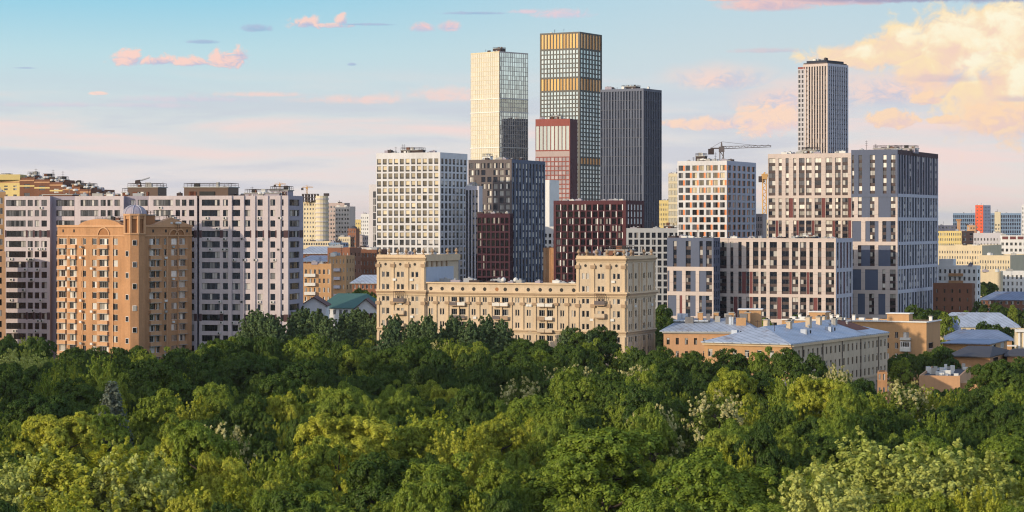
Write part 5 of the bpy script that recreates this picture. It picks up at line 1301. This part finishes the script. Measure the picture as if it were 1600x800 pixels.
simple('cream_clock_block', 'cream stair tower with a square head between the blue slabs', 1563, 2400, 1554, 331, 'cream_tower', 2, (350, 4, 2, 8), 2, yv=362)
simple('white_edge_tower', 'white tower with dark window dots at the very photo edge', 1625, 1700, 1596.5, 320, 'white_wall', 8, (324, 3.2, 1.7, 20), 1.7, yv=366, gl='glass_dark', frac=.4)
simple('lit_orange_box', 'small lit orange box house below the red tower', 1524, 1600, 1511, 352, 'ochre_light', 3, (355, 3.2, 1.5, 8), 1.5, yv=365)
mb = MB(); x, y = pt(1498, 1620); rt = thing('chimney_stack', 'yellow-orange square chimney stack before the blue glassy slab', 'chimney', (x, y, 0)); mb.box(x - 1.0, x + 1.0, y - 1, y + 1, 0, zat(345, 1620), 'ochre_light'); part('shaft', mb, rt)
mb = MB(); mb.box(x - 1.5, x + 1.5, y - 1.5, y + 1.5, zat(345, 1620), zat(342.5, 1620), 'ochre'); part('head', mb, rt)
simple('navy_far_hall', 'low slate-blue hall on the horizon beyond the yellow sunlit house', 1497, 2200, 1455, 352, 'lilac_grey', 8, (354, 4, 2, 4), 2, yv=362)
# filler along the far horizon
rr = random.Random(99); HG = 'far city blocks along the horizon'
for k in range(44):
    D = rr.uniform(3200, 7500); px = (rr.uniform(470, 600) if k % 4 == 0 else rr.uniform(1440, 1680)) if k % 2 else rr.uniform(-60, 1660)
    h = rr.uniform(14, 42) * (D / 4500); wpx = rr.uniform(7, 22)
    simple('far_city_block', 'hazy apartment block far off along the horizon', px, D, px - wpx, HZ + (CAMZ - h) * F / D, rr.choice(['pale_far', 'cream_wall', 'pink_far', 'pale_panel', 'yellow_far']), 5, (HZ + (CAMZ - h + 3) * F / D, 7, 3, 6), 3, gl='glass', units=0, nR=2, Rpx=px + wpx * .35, keep=12, group=HG, th=25)
# low town between, hidden mostly behind the quarter
for k in range(26):
    D = rr.uniform(1350, 2600); px = rr.uniform(1440, 1650) if k % 2 else rr.uniform(460, 600); h = rr.uniform(8, 17); wpx = rr.uniform(12, 34)
    simple('far_low_house', 'low flat house in the built-up distance', px, D, px - wpx, HZ + (CAMZ - h) * F / D, rr.choice(['pale_far', 'cream_wall', 'brick_red', 'pale_panel', 'brick_tan']), 6, (HZ + (CAMZ - h + 1.2) * F / D, 3.2, 1.5, 4), 1.5, gl='glass', units=2, keep=12, group='low houses in the distance', depth=14)

# ------------------------------------------------------------------ trees
leaf('leaf_dark', (.036, .074, .014), (.092, .142, .020), .20)  # rear park's dimness partly painted into these dark leaves
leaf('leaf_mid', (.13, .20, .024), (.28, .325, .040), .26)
leaf('leaf_yellow', (.24, .29, .028), (.42, .42, .050), .28)
leaf('leaf_silver', (.31, .36, .075), (.53, .545, .165), .25)
leaf('leaf_blue', (.060, .105, .042), (.11, .16, .058), .18)
leaf('leaf_bloom', (.09, .14, .020), (.18, .21, .045), .2, (.50, .47, .22))
leaf('needle_blue', (.085, .11, .08), (.15, .17, .13), .1)

def quads(c, nrm, size, g, bloom=None):
    """one small bent leaf spray per row: centres c, facing nrm, size per row"""
    n = len(c)
    a = g.normal(size=(n, 3)); t = np.cross(nrm, a); t /= np.linalg.norm(t, axis=1, keepdims=True) + 1e-9
    b = np.cross(nrm, t); s = size[:, None]; el_ = g.uniform(.7, 1.3, (n, 1))
    v = np.stack([c - t * s * el_, c - b * s * .62 + nrm * s * .12, c + t * s * el_, c + b * s * .62 + nrm * s * .12], 1)
    return v
def mesh_from_quads(name, V, mat, bloom=None):
    n = len(V); me = bpy.data.meshes.new(name); v = V.reshape(-1, 3).astype(np.float32)
    me.vertices.add(n * 4); me.vertices.foreach_set('co', v.ravel())
    me.loops.add(n * 4); me.loops.foreach_set('vertex_index', np.arange(n * 4, dtype=np.int32))
    me.polygons.add(n); me.polygons.foreach_set('loop_start', np.arange(0, n * 4, 4, dtype=np.int32))
    me.update(calc_edges=True)
    if bloom is not None:
        at = me.attributes.new('bloom', 'FLOAT', 'FACE'); at.data.foreach_set('value', bloom.astype(np.float32))
    me.materials.append(MATS[mat]); return me
def unit(g, n, up=0.0):
    d = g.normal(size=(n, 3)); d[:, 2] += up; return d / np.linalg.norm(d, axis=1, keepdims=True)
def crown(kind, seed, mat):
    g = np.random.default_rng(seed); C, N, S, BL = [], [], [], []
    if kind in ('maple', 'linden', 'oak'):
        rx, rz, zc_, nl, rl_, nc, nlf, ls, rc_ = {'maple': (4.5, 5.4, 13.6, 38, 1.6, 26, 60, .12, .48), 'linden': (3.9, 5.8, 13.4, 36, 1.4, 24, 44, .13, .42), 'oak': (5.3, 5.8, 13.2, 48, 1.65, 26, 56, .125, .48)}[kind]
        d = unit(g, nl, .55); rad = g.uniform(.55, .95, (nl, 1)); L = d * rad * np.array([rx, rx, rz]); L[:, 2] += zc_
        L[:, :2] *= 1 - .10 * g.random((nl, 1)); L += g.normal(size=L.shape) * .35
        for p in L:
            r_ = rl_ * g.uniform(.7, 1.25); dd = unit(g, nc, .35)
            out = (p - np.array([0, 0, zc_ - 2])); out /= np.linalg.norm(out) + 1e-6; dd = dd + out * .75; dd /= np.linalg.norm(dd, axis=1, keepdims=True)
            cc = p + dd * r_ * g.uniform(.75, 1.05, (nc, 1)) * np.array([1, 1, .85])
            for q, dq in zip(cc, dd):
                e = unit(g, nlf, .2) + dq * .6; e /= np.linalg.norm(e, axis=1, keepdims=True); r2 = rc_ * g.uniform(.6, 1.2)
                C.append(q + e * r2 * g.uniform(.35, 1.0, (nlf, 1))); m_ = e * .75 + dq * .35 + g.normal(size=(nlf, 3)) * .26 + np.array([0, 0, .22]); N.append(m_ / np.linalg.norm(m_, axis=1, keepdims=True)); S.append(g.uniform(.7, 1.3, nlf) * ls)
                BL.append(np.zeros(nlf))
    elif kind in ('plume', 'larch', 'bloom'):
        # upright sprays along ascending branches
        rx, z0, z1, nb, ns, nlf, ls = {'plume': (5.4, 7.5, 19.5, 150, 10, 30, .13), 'larch': (6.6, 5.0, 24.0, 190, 9, 24, .22), 'bloom': (4.2, 8.0, 18.5, 120, 8, 20, .15)}[kind]
        for i in range(nb):
            a = g.uniform(0, 2 * np.pi); h = g.uniform(0, 1) ** .8; rr_ = rx * np.sqrt(max(0, 1 - ((h - .35) / .68) ** 2)) if kind != 'larch' else rx * (1 - h ** 1.7) ** .7
            base_ = np.array([math.cos(a) * rr_ * .45, math.sin(a) * rr_ * .45, z0 + (z1 - z0) * h * .85 - 1]); tipd = np.array([math.cos(a) * rr_ * g.uniform(.4, .62), math.sin(a) * rr_ * g.uniform(.4, .62), g.uniform(1.4, 3.6) + (1.2 if kind == 'larch' else 0)])
            for k in range(ns):
                t_ = (k + 1) / ns; q = base_ + tipd * t_ + g.normal(size=3) * .22; sz = (.40 if kind == 'bloom' else .46 if kind == 'plume' else .6) * (1.15 - t_ * .75)
                e = unit(g, nlf); C.append(q + e * sz * g.uniform(.2, 1, (nlf, 1)) * np.array([.8, .8, 1.25])); m_ = e * .9 + g.normal(size=(nlf, 3)) * .35 + np.array([math.cos(a) * .6, math.sin(a) * .6, .3]); N.append(m_ / np.linalg.norm(m_, axis=1, keepdims=True))
                S.append(g.uniform(.6, 1.3, nlf) * ls); BL.append(np.full(nlf, 1.0 if (kind == 'bloom' and t_ > .6 and h > .35 and g.random() < .75) else 0.0))
    elif kind == 'spruce':
        for k in range(46):
            h = k / 46; z = 4 + 12.5 * h; rr_ = 3.3 * (1 - h) ** .8 + .15; nb = int(9 * (1 - h) + 4)
            for j in range(nb):
                a = 2 * np.pi * (j + g.random()) / nb
                for t_ in np.linspace(.25, 1, 5):
                    q = np.array([math.cos(a) * rr_ * t_, math.sin(a) * rr_ * t_, z - .9 * t_ * (1 - h) + .5 * t_ ** 3]); nlf = 9; e = unit(g, nlf)
                    C.append(q + e * .26); m_ = e + np.array([0, 0, .7]); N.append(m_ / np.linalg.norm(m_, axis=1, keepdims=True)); S.append(g.uniform(.7, 1.2, nlf) * .17); BL.append(np.zeros(nlf))
    C, N, S, BL = np.concatenate(C), np.concatenate(N), np.concatenate(S), np.concatenate(BL)
    return mesh_from_quads('crown', quads(C, N, S, g), mat, BL)
def trunk_mesh(seed, top=15.0, r0=.32):
    r_ = random.Random(seed); mb = MB(); p = Vector((0, 0, 0)); R0 = r0; pts = [p.copy()]
    for k in range(6):
        q = p + Vector((r_.uniform(-.3, .3), r_.uniform(-.3, .3), top / 6)); mb.tube(p, q, R0 * (1 - k * .13), R0 * (1 - (k + 1) * .13), 'bark', 7); p = q; pts.append(q.copy())
        if k >= 2:
            for j in range(2):
                a = r_.uniform(0, 6.28); e = p + Vector((math.cos(a) * 2.6, math.sin(a) * 2.6, r_.uniform(1.2, 2.6))); mid = p.lerp(e, .5) + Vector((0, 0, -.3)); mb.tube(p, mid, .13, .09, 'bark', 5); mb.tube(mid, e, .09, .03, 'bark', 5)
    return mb.mesh('trunk')
KINDS = [('maple', 'leaf_mid'), ('maple', 'leaf_dark'), ('maple', 'leaf_dark'), ('linden', 'leaf_dark'), ('linden', 'leaf_mid'), ('oak', 'leaf_mid'), ('oak', 'leaf_dark'),
         ('linden', 'leaf_yellow'), ('maple', 'leaf_yellow'), ('plume', 'leaf_silver'), ('plume', 'leaf_yellow'), ('bloom', 'leaf_bloom'), ('larch', 'leaf_blue'), ('spruce', 'needle_blue'), ('plume', 'leaf_mid')]
CR = [crown(k, 100 + i, m) for i, (k, m) in enumerate(KINDS)]
TR = [trunk_mesh(i) for i in range(4)]
_m = MB(); _m.tube((0, 0, 0), (0, 0, 15.5), .28, .05, 'bark', 7); TRS = _m.mesh('trunk')
KL = {0: ('maple_tree', 'rounded mid-green clumpy maple'), 1: ('maple_tree', 'rounded dark green clumpy maple'), 2: ('maple_tree', 'rounded dark green clumpy maple'), 3: ('linden_tree', 'tall oval dark green tree'),
      4: ('linden_tree', 'tall oval mid-green tree'), 5: ('oak_tree', 'broad spreading mid-green tree'), 6: ('oak_tree', 'broad spreading dark green tree'), 7: ('linden_tree', 'oval yellow-green tree'), 8: ('maple_tree', 'rounded yellow-green tree'),
      9: ('willow_tree', 'pale silvery feathery tree'), 10: ('poplar_tree', 'feathery olive-yellow tree'), 11: ('chestnut_tree', 'tree with pale cream blossom plumes'), 12: ('larch_tree', 'feathery blue-green tree'), 13: ('spruce_tree', 'blue-grey spruce'), 14: ('poplar_tree', 'feathery mid-green tree')}

def interp(x, T):
    if x <= T[0][0]: return T[0][1]
    for (a, b), (c, d) in zip(T, T[1:]):
        if x <= c: return b + (d - b) * (x - a) / (c - a)
    return T[-1][1]
DMAX = [(-100, 612), (90, 606), (100, 596), (300, 598), (330, 618), (400, 640), (585, 650), (590, 598), (664, 588), (900, 565), (1015, 555), (1040, 560), (1100, 545), (1110, 515), (1236, 498), (1300, 500), (1370, 490), (1385, 450), (1545, 450), (1560, 500), (1700, 540)]
YC = [(-200, 520), (90, 522), (100, 541), (300, 541), (312, 530), (380, 522), (600, 524), (620, 526), (700, 523), (800, 526), (900, 530), (960, 527), (1015, 533), (1060, 535), (1100, 541), (1150, 539), (1236, 546), (1300, 555), (1370, 574), (1385, 599), (1545, 602), (1560, 575), (1700, 560)]
TOPM = [(220, 21), (300, 20.5), (500, 20.5), (560, 20.8), (650, 20.5)]          # canopy height with distance
def inside(p, poly, m):
    # within m metres of a convex quad
    n = len(poly); s = None; 
    cx = sum(q[0] for q in poly) / n; cy = sum(q[1] for q in poly) / n
    for i in range(n):
        a, b = poly[i], poly[(i + 1) % n]; ex, ey = b[0] - a[0], b[1] - a[1]; L = math.hypot(ex, ey) or 1
        nx, ny = ey / L, -ex / L
        if (cx - a[0]) * nx + (cy - a[1]) * ny > 0: nx, ny = -nx, -ny
        if (p[0] - a[0]) * nx + (p[1] - a[1]) * ny > m: return False
    return True
rt_r = random.Random(2024)
trees = []      # (x, y, kind, scale, rot, zscale, special label)
def free(x, y, m=3.5): return not any(inside((x, y), f, m) for f in FOOT)
special = [
    # px, D, kind, top row, width scale, label
    (1370, 268, 9, 668, 2.3, 'largest pale silvery feathery tree in the sunlit corner of the park'),
    (1490, 262, 9, 682, 1.9, 'pale silvery feathery tree leaning beside the largest silvery one'),
    (1290, 250, 9, 716, 1.3, 'smaller pale silvery feathery tree, west of the largest silvery one'),
    (940, 265, 0, 668, 1.7, 'big rounded clumpy maple in the middle of the sunlit front row'),
    (1100, 255, 5, 706, 1.4, 'broad clumpy green tree east of the big rounded front maple'),
    (690, 258, 4, 715, 1.0, 'green oval tree at the front edge between olive-yellow neighbours'),
    (530, 310, 8, 640, 1.2, 'yellow-green rounded tree catching the sun above the dark hollow'),
    (600, 262, 1, 712, 1.0, 'dark green rounded tree below the sunlit yellow-green crowns'),
    (40, 262, 9, 690, 1.9, 'pale silvery feathery tree in the sunlit western corner of the park'),
    (150, 262, 10, 676, 1.9, 'feathery olive-yellow tree beside the silvery tree in the western corner'),
    (215, 262, 9, 688, 1.1, 'silvery tree with a pointed pale tip near the western corner'),
    (95, 330, 8, 640, 1.1, 'bright yellow-green tree above the silvery trees of the western corner'),
    (345, 262, 10, 735, 1.1, 'reddish-olive feathery tree next to the dark hollow'),
    (255, 400, 3, 560, 1.0, 'tall dark oval tree standing above its neighbours'),
    (175, 352, 13, 598, 1.05, 'lone blue-grey spruce poking out of the dark broadleaf trees'),
    (345, 318, 11, 648, .8, 'tree with pale cream blossom tips above the bright green crowns'),
    (1030, 345, 11, 622, .8, 'single dense cream blossom plume tree in the middle of the park'),
    (1110, 365, 11, 600, 1.1, 'largest cream blossoming tree in the middle of the park'),
    (860, 470, 11, 566, 1.0, 'cream blossoming tree in the dim rear of the park, first of a row of them'),
    (985, 480, 11, 564, 1.0, 'cream blossoming tree in the dim rear, nearest the sandstone tower'),
    (905, 455, 11, 562, .9, 'cream blossoming tree in the dim rear between two dark maples'),
    (1250, 440, 11, 578, 1.2, 'wide cream blossoming tree below the long blue roof'),
    (1300, 445, 11, 572, .9, 'small cream blossoming tree below the long blue roof'),
    (1415, 415, 11, 585, 1.3, 'pale blossoming tree before the ducted workshop'),
    (1450, 420, 10, 600, 1.0, 'olive feathery tree before the ducted workshop'),
    (1590, 268, 8, 742, 1.0, 'sunlit yellow-green tree at the eastern photo corner'),
    (1600, 300, 6, 660, 1.3, 'broad dark tree at the eastern photo edge'),
    (1560, 470, 6, 562, 1.25, 'broad dark tree rising before the dark-roofed annex'),
    (1592, 480, 3, 558, 1.1, 'tall dark tree at the photo edge before the columned hall'),
    (20, 500, 9, 535, 1.1, 'grey-green feathery tree at the western edge of the dim rear park'),
    (60, 480, 9, 548, 1.0, 'grey-green drooping feathery tree in the dim rear park'),
]
for k, px in enumerate((392, 412, 428, 465, 490, 515, 566, 585)):
    special.append((px, 625 - (k % 3) * 8, 12, 484 + (k * 5) % 14, 1.15, None))
for k, px in enumerate((478, 502, 540, 556, 574)):
    special.append((px, 642 - (k % 2) * 6, 12, 481 + (k * 3) % 7, 1.1, None))
for k, px in enumerate((610, 648, 668, 700, 718, 742, 758, 780)):
    special.append((px, 578 - (k % 3) * 5, 12, 493 + (k * 7) % 14, 1.0, None))
for k, px in enumerate((880, 905, 925, 945)):
    special.append((px, 556, 1 if k % 2 else 12, 512 + (k * 3) % 8, .9, None))
for k, (px, D_, y) in enumerate(((1395, 600, 556), (1412, 604, 551), (1430, 600, 553), (1450, 606, 549), (1472, 600, 545), (1490, 640, 548), (1470, 625, 541), (1405, 570, 560),
                                 (1425, 740, 478), (1442, 735, 482), (1460, 740, 484), (1475, 730, 489), (1532, 720, 503), (1548, 715, 506), (1563, 720, 510), (1580, 880, 478), (1560, 880, 474),
                                 (1538, 880, 470), (1600, 880, 484), (1516, 860, 486), (1590, 1020, 462), (1605, 1015, 455), (1542, 1040, 440), (1537, 1030, 446), (1030, 700, 478), (1026, 690, 492),
                                 (565, 760, 450), (580, 740, 458), (560, 740, 462), (1248, 700, 492), (1035, 640, 512), (1195, 700, 493))):
    special.append((px, D_, (1, 3, 6, 4)[k % 4], y, .85, None))
for (px, D_, kd, ytop, ws, lab) in special:
    x, y = pt(px, D_); zt_ = zat(ytop, D_)
    H0 = {9: 20.3, 10: 20.3, 14: 20.3, 12: 24.0, 11: 19.5, 13: 16.8}.get(kd, 19.6)
    s = max(.35, zt_ / H0)
    trees.append([x, y, kd, s * ws ** .5 if D_ < 560 else min(1.15, max(.7, s)) * ws, s, rt_r.uniform(0, 6.28), lab])
taken = [(t[0], t[1], 3.4 * t[3]) for t in trees]
gi = 0
yy = 212.0
cells = []
while yy < 660:
    sp_ = 8.9 if yy < 330 else 8.6
    xx = -0.5 * (yy * 1700 / F) - 26
    while xx < 0.5 * (yy * 1700 / F) + 26:
        px_, py_ = xx + rt_r.uniform(-2.8, 2.8), yy + rt_r.uniform(-2.8, 2.8)
        cells.append((px_, py_)); xx += sp_
    yy += 8.8 if yy < 330 else 8.2
def vnoise(x, y): return math.sin(x * .071 + 1.3) * math.cos(y * .055 + .4) + .6 * math.sin(x * .15 + y * .11) + .4 * math.cos(x * .21 - y * .17)
for (x, y) in cells:
    pxx = 800 + x / y * F
    if y > interp(pxx, DMAX) - 3: continue
    if not free(x, y, 4.0): continue
    if any(abs(x - a) < r_ and abs(y - b) < r_ * .8 and math.hypot(x - a, y - b) < r_ * 1.0 for a, b, r_ in taken): continue
    n = vnoise(x, y); q = rt_r.random()
    if rt_r.random() < .05: continue
    front = y < 330
    if front: kd = rt_r.choice([0, 10, 4, 5, 7, 8, 10, 14, 14, 10, 4, 1, 0]) if n > -.2 else rt_r.choice([0, 1, 2, 4, 5, 3])  # brighter kinds in front paint some sunlight into the leaves
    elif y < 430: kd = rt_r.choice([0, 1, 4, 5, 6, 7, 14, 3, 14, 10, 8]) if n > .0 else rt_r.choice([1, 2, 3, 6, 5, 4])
    else: kd = rt_r.choice([1, 2, 3, 6, 1, 3, 2, 6, 14, 3, 4])  # dark kinds paint the rear's dimness into the leaves
    if q < .012: kd = 11
    s = interp(y, TOPM) / 19.6 * (1 + .05 * n + rt_r.uniform(-.26, .15))
    if 1100 < pxx and y > 440: s *= .92
    if 1340 < pxx < 1560 and y > 330: s *= .88
    H0 = {9: 20.3, 10: 20.3, 14: 20.3, 12: 24.0, 11: 19.5}.get(kd, 19.6)
    if y > 330: s = min(s, zat(interp(pxx, YC) + 2, y) / H0)
    if y > interp(pxx, DMAX) - 16: s = max(.4, zat(interp(pxx, YC) + rt_r.uniform(0, 9), y) / H0)
    trees.append([x, y, kd, s * rt_r.choice([.62, .70, .76, .82, .88, 1.0]), s, rt_r.uniform(0, 6.28), None])
# the trees that show largest are things of their own
def vis(t):
    px = 800 + t[0] / t[1] * F
    return -40 < px < 1640
trees.sort(key=lambda t: (t[6] is None, not vis(t), t[1]))
sp = [t for t in trees if t[6]]
far_sp = [t for t in trees if not t[6] and t[2] == 12]
rest = [t for t in trees if not t[6] and t[2] != 12]
late = [t for t in rest if t[1] > 565]
rest = [t for t in rest if t[1] <= 565]
single = sp + far_sp + late[:40]
single += rest[:300 - len(single)]
sid = set(id(t) for t in single)
mass = [t for t in trees if id(t) not in sid]
def zone(t):
    px = 800 + t[0] / t[1] * F
    z = 'in the sunlit park front' if t[1] < 290 else 'in the middle park' if t[1] < 400 else 'in the dim rear park' if t[1] < 560 else 'at the building feet'
    e = 'below the lilac house' if px < 500 else 'below the sandstone block' if px < 1020 else 'below the navy block'
    return z + ' ' + e
KOBJ = {}
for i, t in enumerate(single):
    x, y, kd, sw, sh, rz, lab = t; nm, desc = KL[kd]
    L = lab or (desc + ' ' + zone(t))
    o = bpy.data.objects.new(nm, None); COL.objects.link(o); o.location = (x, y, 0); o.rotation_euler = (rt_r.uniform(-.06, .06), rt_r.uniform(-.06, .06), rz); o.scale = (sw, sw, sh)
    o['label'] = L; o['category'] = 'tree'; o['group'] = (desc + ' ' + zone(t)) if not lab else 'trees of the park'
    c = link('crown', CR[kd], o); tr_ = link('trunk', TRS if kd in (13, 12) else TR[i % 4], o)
    KOBJ.setdefault(kd, c)
# the remaining far trees of the wood: one mass
use = sorted(KOBJ); idx = {k: i for i, k in enumerate(use)}
mass = [t for t in mass if t[2] in idx]
me = bpy.data.meshes.new('woodland'); me.from_pydata([(t[0], t[1], 0) for t in mass], [], [])
for nm, typ, vals in (('sc', 'FLOAT_VECTOR', [c for t in mass for c in (t[3], t[3], t[4])]), ('rot', 'FLOAT_VECTOR', [c for t in mass for c in (rt_r.uniform(-.06, .06), rt_r.uniform(-.06, .06), t[5])]), ('ki', 'INT', [idx[t[2]] for t in mass])):
    a = me.attributes.new(nm, typ, 'POINT'); a.data.foreach_set('vector' if typ == 'FLOAT_VECTOR' else 'value', vals)
wood = link('woodland', me); wood['kind'] = 'stuff'; wood['label'] = 'dense mass of dark treetops filling the rear of the park'
ng = bpy.data.node_groups.new('woodland', 'GeometryNodeTree')
ng.interface.new_socket('Geometry', in_out='INPUT', socket_type='NodeSocketGeometry'); ng.interface.new_socket('Geometry', in_out='OUTPUT', socket_type='NodeSocketGeometry')
gin, gout = ng.nodes.new('NodeGroupInput'), ng.nodes.new('NodeGroupOutput')
iop = ng.nodes.new('GeometryNodeInstanceOnPoints'); jn = ng.nodes.new('GeometryNodeJoinGeometry')
def attr(nm, typ):
    a = ng.nodes.new('GeometryNodeInputNamedAttribute'); a.data_type = typ; a.inputs['Name'].default_value = nm
    return [o for o in a.outputs if o.enabled and o.name == 'Attribute'][0]
last = []
for k in use:
    oi_ = ng.nodes.new('GeometryNodeObjectInfo'); oi_.inputs['Object'].default_value = KOBJ[k]; oi_.inputs['As Instance'].default_value = True; last.append(oi_)
for oi_ in reversed(last): ng.links.new(oi_.outputs['Geometry'], jn.inputs[0])
ng.links.new(gin.outputs[0], iop.inputs['Points']); ng.links.new(jn.outputs[0], iop.inputs['Instance'])
iop.inputs['Pick Instance'].default_value = True
ng.links.new(attr('ki', 'INT'), iop.inputs['Instance Index']); ng.links.new(attr('sc', 'FLOAT_VECTOR'), iop.inputs['Scale'])
eu = ng.nodes.new('FunctionNodeEulerToRotation'); ng.links.new(attr('rot', 'FLOAT_VECTOR'), eu.inputs[0]); ng.links.new(eu.outputs[0], iop.inputs['Rotation'])
ng.links.new(iop.outputs[0], gout.inputs[0])
md = wood.modifiers.new('trees', 'NODES'); md.node_group = ng
print('TREES', len(single), 'mass', len(mass), 'leaf quads', [len(c.polygons) for c in CR])

# ------------------------------------------------------------------ evening air
m, g = mat_new('air')
pv = g.n('ShaderNodeVolumePrincipled'); pv.inputs['Color'].default_value = (.90, .88, .88, 1); pv.inputs['Density'].default_value = .000025; pv.inputs['Anisotropy'].default_value = .2
o_ = g.n('ShaderNodeOutputMaterial'); g.nt.links.new(pv.outputs[0], o_.inputs['Volume'])
mb = MB(); mb.box(-S - 50, S + 50, -3100, S + 50, -1, 215, 'air')
hz = link('haze', mb.mesh('haze')); hz['kind'] = 'stuff'; hz['label'] = 'thin evening haze over the city'
